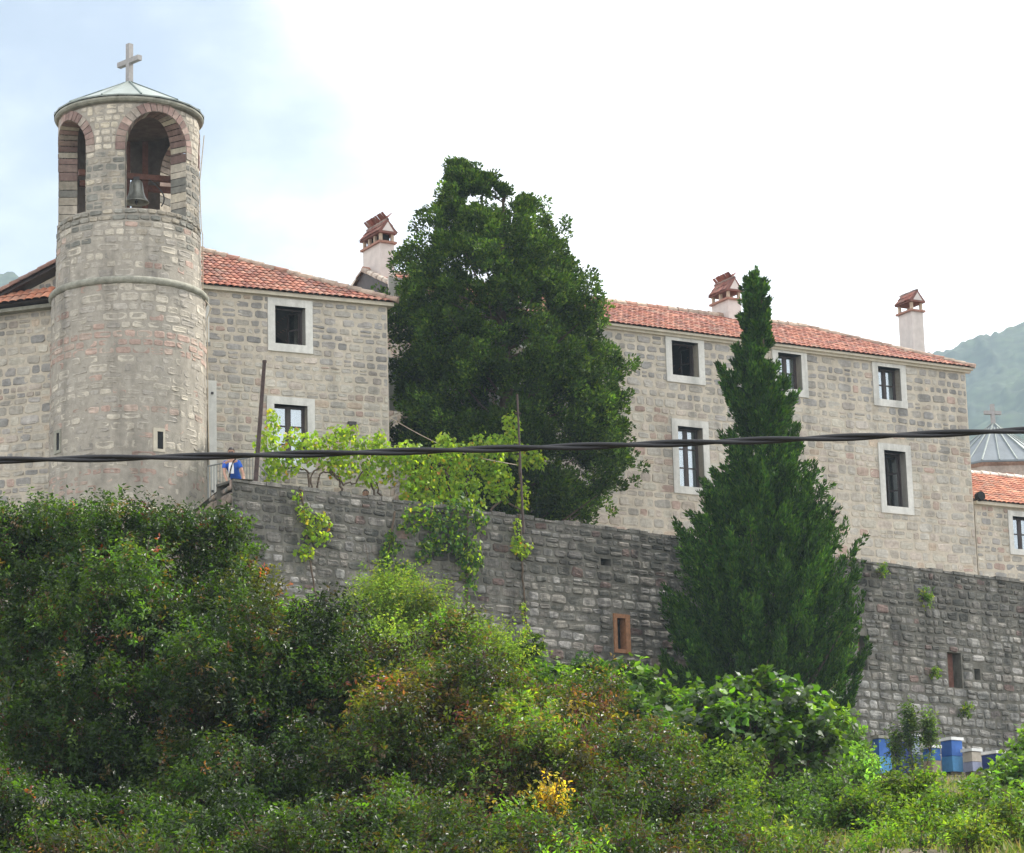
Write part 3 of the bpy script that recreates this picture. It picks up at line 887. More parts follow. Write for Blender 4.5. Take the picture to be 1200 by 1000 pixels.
# ------------------------------------------------------------------ chimneys
def chimney(parent, base, dl, dw, L, W, h, ho, hr, nside, pil=.09, dark_core=False):
    """plastered stack; dl long horizontal axis, dw short one; open lantern and little tiled roof"""
    c = np.asarray(base, float); z = np.array([0, 0, 1.])
    mb = MB(); mb.box(c + z * h / 2, dl * L / 2, dw * W / 2, z * h / 2); st = mb.obj('chimney', M['plaster'], parent, col=False)
    mb = MB(); mb.box(c + z * (h + .035), dl * (L / 2 + .07), dw * (W / 2 + .07), z * .035, (.30, .165, .125)); mb.obj('collar', M['brickdark'], st)
    zc = h + .07
    for i in range(nside + 1):
        for s in (-1, 1):
            mb = MB(); mb.box(c + dl * (-L / 2 + pil / 2 + (L - pil) * i / nside) + dw * s * (W / 2 - pil / 2) + z * (zc + ho / 2), dl * pil / 2, dw * pil / 2, z * ho / 2, (.42, .33, .25)); mb.obj('pillar', M['brickdark'], st)
    if dark_core:
        mb = MB(); mb.box(c + z * (zc + ho / 2), dl * (L / 2 - pil * 1.2), dw * (W / 2 - pil * 1.2), z * ho / 2); mb.obj('dark_core', M['dark'], st, col=False)  # solid dark block added so the lantern openings look unlit
    zr = zc + ho; mb = MB(); ov = .075
    e = [c + dl * s * (L / 2 + ov) + dw * t * (W / 2 + ov) + z * zr for s in (-1, 1) for t in (-1, 1)]
    r0, r1 = c - dl * (L / 2 + ov) + z * (zr + hr), c + dl * (L / 2 + ov) + z * (zr + hr)
    lo = [q - z * .05 for q in e]
    mb.add([e[0], e[1], e[2], e[3], r0, r1, *lo], [(0, 2, 5, 4), (1, 4, 5, 3), (6, 7, 9, 8), (0, 6, 8, 2), (1, 3, 9, 7), (6, 0, 4, 1, 7), (2, 8, 9, 3, 5)], (.18, .085, .07))
    cap = mb.obj('cap', M['brickdark'], st)
    for t in (-1, 1):
        A = e[0 if t < 0 else 1] + z * .012; es = unit(r0 - A)
        V, F, C = tiles(A, dl, es, (0., L + 2 * ov, float(np.linalg.norm(r0 - A)), lambda u, s: True), [(q[0] * .62, q[1] * .6, q[2] * .66) for q in TILE_PAL], .15, .26, .022); mk('cap_tiles', V, F, M['tile'], cap, C)
    ridge_caps(r0 - z * .012, r1 - z * .012, .06, .22, ((.22, .17, .15), (.26, .2, .17), (.18, .13, .115))).obj('ridge_tiles', M['ridge'], cap)
    for s, r in ((-1, r0), (1, r1)):
        mb = MB()
        q = c + dl * s * (L / 2 + ov + .006); w_ = W / 2 + ov - .12
        mb.add([q + dw * w_ + z * (zr + .02), q - dw * w_ + z * (zr + .02), q + z * (zr + hr - .1)], [(0, 1, 2)])
        mb.obj('cap_gable', M['plaster'], cap, col=False)
    return st


# ------------------------------------------------------------------ long monastery building
def build_main():
    u_r = MAIN.uv(1135, 500)[0]; top = MAIN.uv(928, 409)[1]
    D = 3.5; H = 1.85
    rp = Plane(MAIN.P(0, 0, -D)[:2], 30)
    u_l = rp.uv(431, 312)[0]
    root = thing('monastery_building', 'long two-storey stone building with red tiled roof and white window surrounds', 'building', (*MAIN.P(9, 15., 0)[:2], 15.))
    win = []

    def hole(x0, x1, y0, y1):
        ya, yb = y0, y1; xm = (x0 + x1) / 2
        return (MAIN.uv(x0, (ya + yb) / 2)[0], MAIN.uv(x1, (ya + yb) / 2)[0], MAIN.uv(xm, yb)[1], MAIN.uv(xm, ya)[1])
    w = [hole(787, 818, 401, 441), hole(912, 939, 415, 456), hole(1029, 1055, 431, 469), hole(795, 824, 501, 571), hole(1037, 1062, 529, 594)]
    for k in range(2): pass
    # two more windows, seen in the gap left of the cypress
    w += [hole(463, 492, 336, 372), hole(463, 492, 430, 474), hole(585, 615, 360, 398), hole(590, 620, 455, 520)]
    fr = .23
    sh = [(a - fr * .8, b + fr * .8, c - fr * .8, d + fr * .8) for a, b, c, d in w]
    S = lay(u_l, u_r, 15.5, top - .12, (.2, .36), (.24, .54), lambda v: .06 if v > 22.3 else .022, split_col(22.2, .08), sh)
    wall, st = shell('wall', MAIN, u_l, u_r, 12., top, w, root, 'mortar', 'stone', S, 2 * D)
    states = ['open', 'closed', 'closed', 'closed', 'ajar', 'open', 'closed', 'closed', 'closed']
    for o, s in zip(w, states):
        window(root, MAIN, o, fr, .28, state=s, rows=3 if o[3] - o[2] > 1.3 else 2)
    # gable end wall (left)
    GE = Plane(MAIN.P(u_l, 0)[:2], 30 + 90); GE.n = -MAIN.d.copy(); GE.d = -MAIN.n.copy()
    g = MB(); g.add([GE.P(0, top, 0), GE.P(2 * D, top, 0), GE.P(D, top + H - .12, 0)], [(0, 1, 2)]); gw = g.obj('gable_wall', M['mortar'], root, col=False)
    S = lay(0, 2 * D, 18., top + H, (.2, .3), (.22, .5), .03, lambda u, v: pick(WASH) if RG.random() < .6 else pick(WARM), (), lambda u, v, ww, h: v + h / 2 > top + (H - .12) * (1 - abs(u - D) / D) - .05)
    V, F, C = stones(GE.P, S); mk('stonework', V, F, M['stone'], gw, C)
    # eaves
    m_ = MB(); m_.pbox(MAIN, u_l - .1, u_r + .16, top - .1, top - .02, -.02, .10); m_.pbox(MAIN, u_l - .12, u_r + .2, top - .02, top + .06, -.04, .2); m_.obj('eave_moulding', M['eave'], root, col=False)
    ez = top + .065; over = .24
    A = MAIN.P(0, ez, over); es = unit(-MAIN.n * (D + over) + np.array([0, 0, H])); sl = math.hypot(D + over, H)
    hip = 4.2; ur = u_r + .22; ul = u_l - .15
    V, F, C = tiles(A, MAIN.d, es, (ul, ur, sl, lambda u, s: s < sl * min(1., (ur - u) / hip) + .02))
    b = MB(); f0, f1 = MAIN.P(ul, ez, over), MAIN.P(ur, ez, over); k0, k1 = MAIN.P(ul, ez, -2 * D - over), MAIN.P(ur, ez, -2 * D - over)
    r0, r1 = MAIN.P(ul, ez + H, -D), MAIN.P(ur - hip, ez + H, -D)
    b.add([f0, f1, k0, k1, r0, r1], [(0, 1, 5, 4), (2, 4, 5, 3), (1, 3, 5), (0, 4, 2)]); rf = b.obj('roof', M['wood_dark'], root, col=False)
    mk('roof_tiles', V, F, M['tile'], rf, C)
    A2 = MAIN.P(0, ez, -2 * D - over); es2 = unit(MAIN.n * (D + over) + np.array([0, 0, H]))
    V, F, C = tiles(A2, MAIN.d, es2, (ul, ur, sl, lambda u, s: s < sl * min(1., (ur - u) / hip)), TILE_PAL, .3, .5); mk('roof_tiles', V, F, M['tile'], rf, C)
    up = np.array([0, 0, .05])
    ridge_caps(r0 + up, r1 + up, .12, .4).obj('ridge_tiles', M['ridge'], rf)
    ridge_caps(f1 + up, r1 + up, .1, .36).obj('hip_tiles', M['ridge'], rf)
    for e0 in (f0, k0):
        ridge_caps(e0 + up, r0 + up, .1, .36, ((.45, .38, .32), (.5, .43, .36), (.38, .3, .25))).obj('verge_tiles', M['ridge'], rf)
    # chimneys
    dl, dw = MAIN.n, MAIN.d

    def place(xc, ybase, L, W, h, ho, hr, ns, back=.0):
        q = Plane(MAIN.P(0, 0, -D - back)[:2], 30); u, v = q.uv(xc, ybase)
        ztop = v
        return q.P(u, 0)
    # seen heights: collar line and foot
    def stack(xc, ycollar, L, W, ho, hr, ns, back, dark_core=False):
        q = Plane(MAIN.P(0, 0, -D - back)[:2], 30); u, v = q.uv(xc, ycollar)
        foot = ez + H - .55
        chimney(root, q.P(u, foot), dl, dw, L, W, v - foot, ho, hr, ns, dark_core=dark_core)
    stack(443.5, 291, 1.2, .5, .30, .42, 3, -.2, True)
    stack(851, 356, 1.0, .52, .28, .46, 2, .1)
    stack(1067, 368.5, .78, .5, .32, .4, 1, .1)


build_main()


# ------------------------------------------------------------------ low annex and the church dome on the right
def build_annex():
    AX = Plane(MAIN.P(0, 0, -.22)[:2], 30)
    u0 = AX.uv(1143.5, 620)[0]; u1 = u0 + 14.; top = AX.uv(1170, 592)[1]
    root = thing('low_annex', 'low stone annex with orange tiled roof at the right end of the long building', 'building', (*AX.P(u0 + 3, 0)[:2], 15.))
    w = (AX.uv(1187, 625)[0], AX.uv(1212, 625)[0], AX.uv(1195, 644)[1], AX.uv(1195, 606)[1]); fr = .19
    S = lay(u0, u1, 15.5, top - .05, (.18, .32), (.2, .46), .045, lambda u, v: pick(WARM) if RG.random() < .25 else (pick(WASH) if RG.random() < .55 else pick(GREYS)), [(w[0] - .15, w[1] + .15, w[2] - .15, w[3] + .15)])
    shell('wall', AX, u0, u1, 12., top, [w], root, 'mortar', 'stone', S, 6.)
    window(root, AX, w, fr, .2, rows=2)
    m_ = MB(); m_.pbox(AX, u0, u1 + .1, top - .06, top + .05, -.04, .16); m_.obj('eave_moulding', M['eave'], root, col=False)
    D = 3.6; ez = top + .055; over = .2
    rp = Plane(AX.P(0, 0, -D)[:2], 30); H = rp.uv(1146, 556)[1] - ez
    A = AX.P(0, ez, over); es = unit(-AX.n * (D + over) + np.array([0, 0, H])); sl = math.hypot(D + over, H)
    V, F, C = tiles(A, AX.d, es, (u0 - .0, u1, sl, lambda u, s: True), [(.46, .19, .11), (.42, .16, .095), (.52, .25, .16), (.37, .14, .09)])
    b = MB(); b.add([AX.P(u0, ez, over), AX.P(u1, ez, over), AX.P(u1, ez + H, -D), AX.P(u0, ez + H, -D), AX.P(u1, ez, -2 * D), AX.P(u0, ez, -2 * D)], [(0, 1, 2, 3), (3, 2, 4, 5), (0, 3, 5), (1, 4, 2)])
    rf = b.obj('roof', M['wood_dark'], root, col=False); mk('roof_tiles', V, F, M['tile'], rf, C)
    ridge_caps(AX.P(u0, ez + H + .04, -D), AX.P(u1, ez + H + .04, -D), .12, .36, ((.6, .55, .48), (.52, .46, .4), (.62, .57, .5))).obj('ridge_tiles', M['ridge'], rf)
    m_ = MB(); m_.tube([AX.P(u0 + .1, top + .17, .1), AX.P(u0 + .1, top + .2, .3)], .16, 12); m_.obj('roof_shade_stub', M['dark'], root, col=False)  # dark stub standing in for the shade at the roof end


def build_church():
    Y = 118.; ap = at(1164, 498, Y); c = ap[:2]; z = np.array([0, 0, 1.])
    R = 2.75; sc = FPX / (Y * .974 + ap[2] * .225)
    # front rim appears at y=541
    n = 8; el = ap[2] / Y
    zr = ap[2] - 2.0
    root = thing('church', 'church lantern with grey seamed metal roof and small cross behind the annex', 'church', (c[0], c[1], 15.))
    a0 = R_(-98 - 22.5 + 10)
    pts = lambda R, z_: [(c[0] + R * math.cos(a0 + k * 2 * math.pi / n), c[1] + R * math.sin(a0 + k * 2 * math.pi / n), z_) for k in range(n)]
    mb = MB(); A = np.array(pts(R, zr)); B = np.array(pts(.12, ap[2])); C = np.array(pts(R, zr - .07))
    mb.add(np.concatenate([A, B, C]), [(k, (k + 1) % n, n + (k + 1) % n, n + k) for k in range(n)] + [(2 * n + k, 2 * n + (k + 1) % n, (k + 1) % n, k) for k in range(n)] + [tuple(range(2 * n, 3 * n))[::-1], tuple(range(n, 2 * n))])
    rf = mb.obj('roof', M['dome_metal'], root, col=False)
    rb = MB()
    for k in range(n):
        a, b = A[k], A[(k + 1) % n]; q = B[k], B[(k + 1) % n]
        rb.tube([a + z * .02, q[0] + z * .02], .035, 5)
        for f in (1 / 3, 2 / 3):
            rb.tube([a + (b - a) * f + z * .015, q[0] + (q[1] - q[0]) * f + (a + (b - a) * f - q[0]) * .12 + z * .03], .028, 5)
    rb.obj('seam', M['metal_roof'], rf, col=False)
    Dm = R - .22; mb = MB(); A = np.array(pts(Dm, 12.)); B = np.array(pts(Dm, zr - .07))
    mb.add(np.concatenate([A, B]), [(k, (k + 1) % n, n + (k + 1) % n, n + k) for k in range(n)], (.40, .33, .28)); dr = mb.obj('drum', M['stone'], root)
    mb = MB(); mb.lathe(c, [(Dm, zr - .2), (Dm + .14, zr - .12), (Dm + .16, zr - .075)], 8, (.34, .22, .17), a0, a0 + 2 * math.pi); mb.obj('cornice', M['stone'], dr)
    for k in range(n):
        ar = MB(); a, b = A[k], A[(k + 1) % n]; m_ = (a + b) / 2; m_[2] = zr - 1.25; t = unit(b - a); o = unit(np.array([m_[0] - c[0], m_[1] - c[1], 0]))
        for j in range(12):
            q = [m_ + t * math.cos(x) * r + z * math.sin(x) * r + o * .03 for x in (math.pi * j / 12, math.pi * (j + .9) / 12) for r in (.62, .78)]
            p = [x - o * .06 for x in q]; ar.add(q + p, [(0, 1, 3, 2), (0, 2, 6, 4), (1, 5, 7, 3), (2, 3, 7, 6), (0, 4, 5, 1)], (.38, .24, .19))
        ar.obj('blind_arch', M['stone'], dr)
    # cross
    zc = at(1164, 474, Y)[2]; za = at(1164, 484, Y)[2]; k = .075; d = np.array([.9, .25, 0]); d /= np.linalg.norm(d); nn = np.array([-d[1], d[0], 0])
    mb = MB(); mb.box((c[0], c[1], (ap[2] - .1 + zc) / 2), d * k, nn * k, z * ((zc - ap[2] + .1) / 2))
    for s in (-1, 1): mb.box(np.array([*c, za]) + d * s * .22, d * .143, nn * (k - .002), z * (k - .002))
    mb.obj('cross', M['cross'], root, col=False)


build_annex()
build_church()


# ------------------------------------------------------------------ retaining wall and terrace
def build_wall():
    uL = RET.uv(272, 570)[0]; uR = 38.; top = 16.38
    root = thing('retaining_wall', 'tall weathered grey stone retaining wall below the buildings', 'wall', (*RET.P(8, 0)[:2], 9.))

    def hole(x0, x1, y0, y1):
        xm, ym = (x0 + x1) / 2, (y0 + y1) / 2
        return (RET.uv(x0, ym)[0], RET.uv(x1, ym)[0], RET.uv(xm, y1)[1], RET.uv(xm, y0)[1])
    h_win = hole(719.5, 737, 721, 765); h_door = hole(768, 806, 782, 872); h2 = hole(1111, 1127, 765, 806); h3 = hole(1142, 1149, 784, 797); h4 = hole(704, 716, 655, 663); h5 = hole(1006, 1016, 745, 785)
    holes = [h_win, h_door, h2, h3, h4, h5]
    OLD = [(q[0] * .80, q[1] * .77, q[2] * .73) for q in [(.19, .185, .165), (.23, .22, .20), (.15, .15, .135), (.27, .26, .235), (.20, .20, .185), (.245, .23, .21), (.31, .30, .28)]]
    PALE = [(.28, .27, .245), (.25, .235, .215), (.30, .285, .265)]
    PNK = [(.19, .13, .11), (.17, .12, .105)]

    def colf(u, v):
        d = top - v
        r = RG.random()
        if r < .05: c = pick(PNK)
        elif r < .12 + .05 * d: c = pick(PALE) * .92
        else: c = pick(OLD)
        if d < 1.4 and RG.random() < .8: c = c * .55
        if d > 3.6 and u > 10: c = c * .5 + np.array((.25, .245, .23)) * .5
        return c
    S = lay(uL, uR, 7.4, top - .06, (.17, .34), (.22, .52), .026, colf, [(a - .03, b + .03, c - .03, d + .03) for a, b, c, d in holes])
    mb = MB(); V, F = sheet(RET, uL, uR, 7., top, holes); mb.add(V, F)
    for h in holes: reveal(mb, RET, h, 0, -.7)
    mb.add([RET.P(uL, top, 0), RET.P(uR, top, 0), RET.P(uR, top, -.75), RET.P(uL, top, -.75), RET.P(uR, 7, -.75), RET.P(uL, 7, -.75), RET.P(uR, 7, 0)], [(0, 1, 2, 3), (2, 4, 5, 3), (1, 6, 4, 2)])
    body = mb.obj('wall_body', M['old_mortar'], root, col=False)
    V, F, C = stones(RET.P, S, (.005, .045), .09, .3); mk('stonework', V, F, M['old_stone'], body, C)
    # capping stones with a ragged edge
    mb = MB(); u = uL
    while u < uR - .1:
        w = RG.uniform(.3, .7); h = RG.uniform(.02, .1)
        mb.pbox(RET, u + .01, min(u + w, uR) - .01, top - .03, top + h, -.78, RG.uniform(.0, .06), pick(OLD) * .9); u += w
    mb.obj('coping', M['old_stone'], body)
    # return to the tower
    P0 = RET.P(uL, 0); Q = np.array([T[0] + 1.85, T[1] - .95, 0]); dv = Q - P0; Lr = np.linalg.norm(dv)
    RT = Plane(P0[:2], 0); RT.d = dv / Lr; nn = np.array([-RT.d[1], RT.d[0], 0]); RT.n = nn if nn[1] < 0 else -nn
    mb = MB(); zz = lambda u: top + .06 - .28 * (u / Lr)
    us = np.linspace(0, Lr, 8); mb.add(np.concatenate([RT.P(us, 7., 0), RT.P(us, zz(us), 0), RT.P(us, zz(us), -.6)]), [(i, i + 1, 9 + i - 1 + 0, 8 + i) for i in range(7)] + [(8 + i, 9 + i, 17 + i, 16 + i) for i in range(7)])
    ret = mb.obj('return_wall', M['old_mortar'], root, col=False)
    S = lay(0., Lr, 7.4, top + .05, (.2, .42), (.25, .55), .03, lambda u, v: pick(OLD) * 1.1 if RG.random() < .4 else pick(WARM) * .6, (), lambda u, v, w, h: v + h / 2 > zz(u))
    V, F, C = stones(RT.P, S, (.01, .06), .09, .3); mk('stonework', V, F, M['old_stone'], ret, C)
    # openings: timber framed slot, door, plank in the far slot
    a, b, c, d = h_win; k = .095; mb = MB()
    mb.pbox(RET, a - .02, a + k, c - .02, d + .02, -.25, .05); mb.pbox(RET, b - k * 1.5, b + .02, c - .02, d + .02, -.25, .05); mb.pbox(RET, a + k, b - k * 1.5, d - k, d + .02, -.25, .047); mb.pbox(RET, a + k, b - k * 1.5, c - .02, c + k, -.25, .047)
    fw = mb.obj('slot_window', M['wood_orange'], root, col=False)
    mb = MB(); mb.pbox(RET, a + k, b - k, c + k, d - k, -.3, -.22); mb.obj('pane', M['dark'], fw, col=False)
    for h, m_ in ((h2, 'wood_beam'), (h3, 'wood_orange'), (h5, 'wood_beam')):
        a, b, c, d = h; mb = MB(); mb.pbox(RET, a + (b - a) * .35, b - (b - a) * .25, c, d, -.35, -.22); s = mb.obj('slot_board', M[m_], root, col=False)
    a, b, c, d = h_door; mb = MB()
    for i in range(4): mb.pbox(RET, a + (b - a) * i / 4 + .005, a + (b - a) * (i + 1) / 4 - .005, c, d, -.62, -.57)
    mb.obj('door', M['wood_dark'], root, col=False)
    mb = MB(); mb.pbox(RET, a - .12, b + .12, d, d + .2, -.1, .07, (.22, .18, .15)); mb.obj('lintel', M['old_stone'], root)
    for h in holes[2:]:
        mb = MB(); mb.pbox(RET, h[0], h[1], h[2], h[3], -.72, -.7); mb.obj('slot_back', M['dark'], root, col=False)
    # terrace behind the wall
    Q1 = [RET.P(uL, 0, -.5), RET.P(uR, 0, -.5), RET.P(uR, 0, -40), T + np.array([-25, 30, 0]), T + np.array([-25, 9, 0]), T + np.array([-1, 2, 0]), T + np.array([1.6, -.3, 0])]
    n = len(Q1); V = [(*q[:2], TERR) for q in Q1] + [(*q[:2], 7.) for q in Q1]
    struct(mk('terrace', V, [tuple(range(n))] + [(i, n + i, n + (i + 1) % n, (i + 1) % n) for i in range(n)], M['paving']))
    return top


WTOP = build_wall()


# ------------------------------------------------------------------ railing, posts, wires, cable
def build_small():
    # iron railing of the landing and steps
    p0 = at(244, 575, 78.7); p1 = at(300, 566, 77.6); p0[2] = p1[2] = TERR
    root = thing('iron_railing', 'grey iron railing with vertical bars between the tower and the dark pole', 'railing', p0)
    t1 = at(272, 541, 78.2)[2]; zb = TERR + .2; z = np.array([0, 0, 1.])
    mb = MB(); mb.tube([p0 + z * (t1 - TERR), p1 + z * (t1 - TERR)], .022, 6); mb.tube([p0 + z * .3, p1 + z * .3], .016, 6); mb.obj('rail', M['rail'], root, col=False)
    for i in range(17):
        q = p0 + (p1 - p0) * i / 16; mb = MB(); mb.tube([q, q + z * (t1 - TERR)], .012 if i % 8 else .022, 5); mb.obj('baluster', M['rail'], root, col=False)
    # stair handrail running down to the right
    a = at(300, 542, 77.6); b = at(334, 578, 78.0)
    hr = thing('stair_handrail', 'sloping grey iron handrail of the steps right of the dark pole', 'railing', (a[0], a[1], TERR))
    mb = MB(); mb.tube([a, b], .02, 6); mb.obj('rail', M['rail'], hr, col=False)
    mb = MB(); mb.tube([a - z * .28, b - z * .28], .015, 6); mb.obj('lower_rail', M['rail'], hr, col=False)
    for i in range(7):
        q = a + (b - a) * i / 6; mb = MB(); mb.tube([q, (q[0], q[1], TERR - .05 - .0)], .012, 5); mb.obj('baluster', M['rail'], hr, col=False)
    # dark leaning pole
    a, b = at(297, 566, 76.9), at(310, 423, 76.9); a[2] = TERR
    mb = MB(); mb.tube([a, a + (b - a) * .5, b], [.065, .058, .05], 8); mb.lathe(b[:2], [(.0, b[2] + .02), (.06, b[2] + .01), (.06, b[2] - .05)], 8)
    tag(mb.obj('vine_pole', M['rust'], None, col=False, loc=a), 'dark rusty pole leaning beside the leaning person', 'pole')
    a, b = at(613, 606, 81.2), at(606, 462, 81.2); a[2] = TERR
    mb = MB(); mb.tube([a, b], [.035, .028], 7); mb.box(a + (b - a) * .86, np.array([.09, .02, 0]), np.array([0, .02, 0]), np.array([0, 0, .015]))
    tag(mb.obj('vine_post', M['rust'], None, col=False, loc=a), 'thin brown post among grapevine leaves in front of the cypress', 'post')
    p = at(456, 489, 82.9); q = at(606, 545, 81.2); ts = np.linspace(0, 1, 14)
    mb = MB(); mb.tube([p + (q - p) * t - z * .25 * math.sin(math.pi * t) for t in ts], .012, 4)
    tag(mb.obj('trellis_wire', M['wire'], None, col=False, loc=p), 'thin pale wire stretched from the house corner to the thin post', 'wire')
    # twisted overhead cable
    xs = np.linspace(-1600, 3000, 900); ys = 539.5 - .0167 * xs - 1.05e-5 * xs * xs
    Y = 20.; base = np.array([at(x, y, Y) for x, y in zip(xs, ys)])
    root = thing('power_cable', 'twisted black overhead cable crossing the whole view', 'cable', base[450])
    s = base[:, 0] - base[0, 0]
    for k in range(2):
        ph = 2 * math.pi * (s / 1.3 + k / 2.) + .5 * np.sin(s * .9)
        rr = .0125
        pts = base + np.stack([np.zeros_like(s), rr * np.cos(ph), rr * np.sin(ph)], 1)
        mb = MB(); mb.tube(pts, .0155, 8); mb.obj('conductor', M['rubber'], root, smooth=True, col=False)


build_small()


# ------------------------------------------------------------------ beehives
def hive(x0, xm, x1, ytop, ybot, body, low, lid, label, Y=90.6, rot=38, lidh=.09, cat='beehive'):
    base = at((x0 + x1) / 2, ybot, Y); gz = float(ground_z(0, Y)); base[2] = gz + .02
    sc = FPX / (Y * .974 + gz * .2256); W = (x1 - x0) / sc; H = max(.3, at((x0 + x1) / 2, ytop, Y)[2] - base[2])
    a = R_(rot); d = np.array([math.cos(a), math.sin(a), 0]); n = np.array([math.sin(a), -math.cos(a), 0]); z = np.array([0, 0, 1.])
    f = (xm - x0) / max(1, (x1 - x0))                    # left face along n, right face along d
    hl = W * max(f, .25) / (abs(n[0]) + .15) / 2 * .95; hd = W * max(1 - f, .3) / (abs(d[0]) - .05) / 2 * .95
    hl = min(max(hl, .2), .3); hd = min(max(hd, .18), .3)
    root = thing('beehive', label, cat, base, 'beehives at the foot of the retaining wall')
    hb = H - lidh; mb = MB(); nb = 2 if H > .7 else 1
    c1 = np.array(body); c0 = np.array(low)
    for i in range(nb):
        z0, z1 = .1 + (hb - .1) * i / nb, .1 + (hb - .1) * (i + 1) / nb - .012
        mb.box(base + z * (z0 + z1) / 2, d * (hd - .004 * i), n * (hl - .004 * i), z * (z1 - z0) / 2, c0 if i == 0 else c1)
    for s in (-1, 1): mb.box(base + n * s * hl * .6 + z * .05, d * hd * .9, n * .03, z * .05, (.2, .16, .12))
    mb.obj('hive_body', M['hive'], root)
    mb = MB(); mb.box(base + z * (hb + lidh / 2), d * (hd + .035), n * (hl + .035), z * lidh / 2); mb.obj('lid', M['white_lid'] if lid == 'white' else M['moss_stone'], root, col=False)
    mb = MB(); mb.box(base + d * (hd + .003) + z * .14, d * .006, n * hl * .6, z * .015); mb.obj('entrance', M['dark'], root, col=False)


BLUE = (.035, .13, .42); DBLUE = (.018, .04, .17); LBLUE = (.075, .26, .50)
hive(1023, 1028, 1043, 863, 903, BLUE, LBLUE, 'grey', 'blue beehive with pale blue base and flat grey lid, leftmost in the row')
hive(1044, 1060, 1064, 867, 903, DBLUE, DBLUE, 'grey', 'dark navy beehive with a grey lid behind the sapling', 91.2)
hive(1061, 1068, 1077, 860, 903, (.25, .3, .36), DBLUE, 'white', 'beehive with white lid showing through the sapling leaves', 91.4)
hive(1082, 1094, 1104, 874, 904, BLUE, (.35, .28, .2), 'white', 'squat blue beehive with white lid just right of the sapling', 90.4)
hive(1103, 1117, 1131, 865, 905, BLUE, LBLUE, 'white', 'tall bright blue beehive with a thick white lid and turquoise base', 90.6)
hive(1131, 1137, 1149, 878, 905, (.50, .44, .36), (.28, .3, .42), 'white', 'cream beehive with white lid between two blue ones', 90.2)
hive(1150, 1170, 1180, 881, 906, DBLUE, DBLUE, 'white', 'low dark blue beehive with white lid, rightmost in the row', 90.4)


# ------------------------------------------------------------------ trees
def interp_profile(prof, ys):
    p = np.array(prof, float)
    return np.interp(ys, p[:, 0], p[:, 1]), np.interp(ys, p[:, 0], p[:, 2])


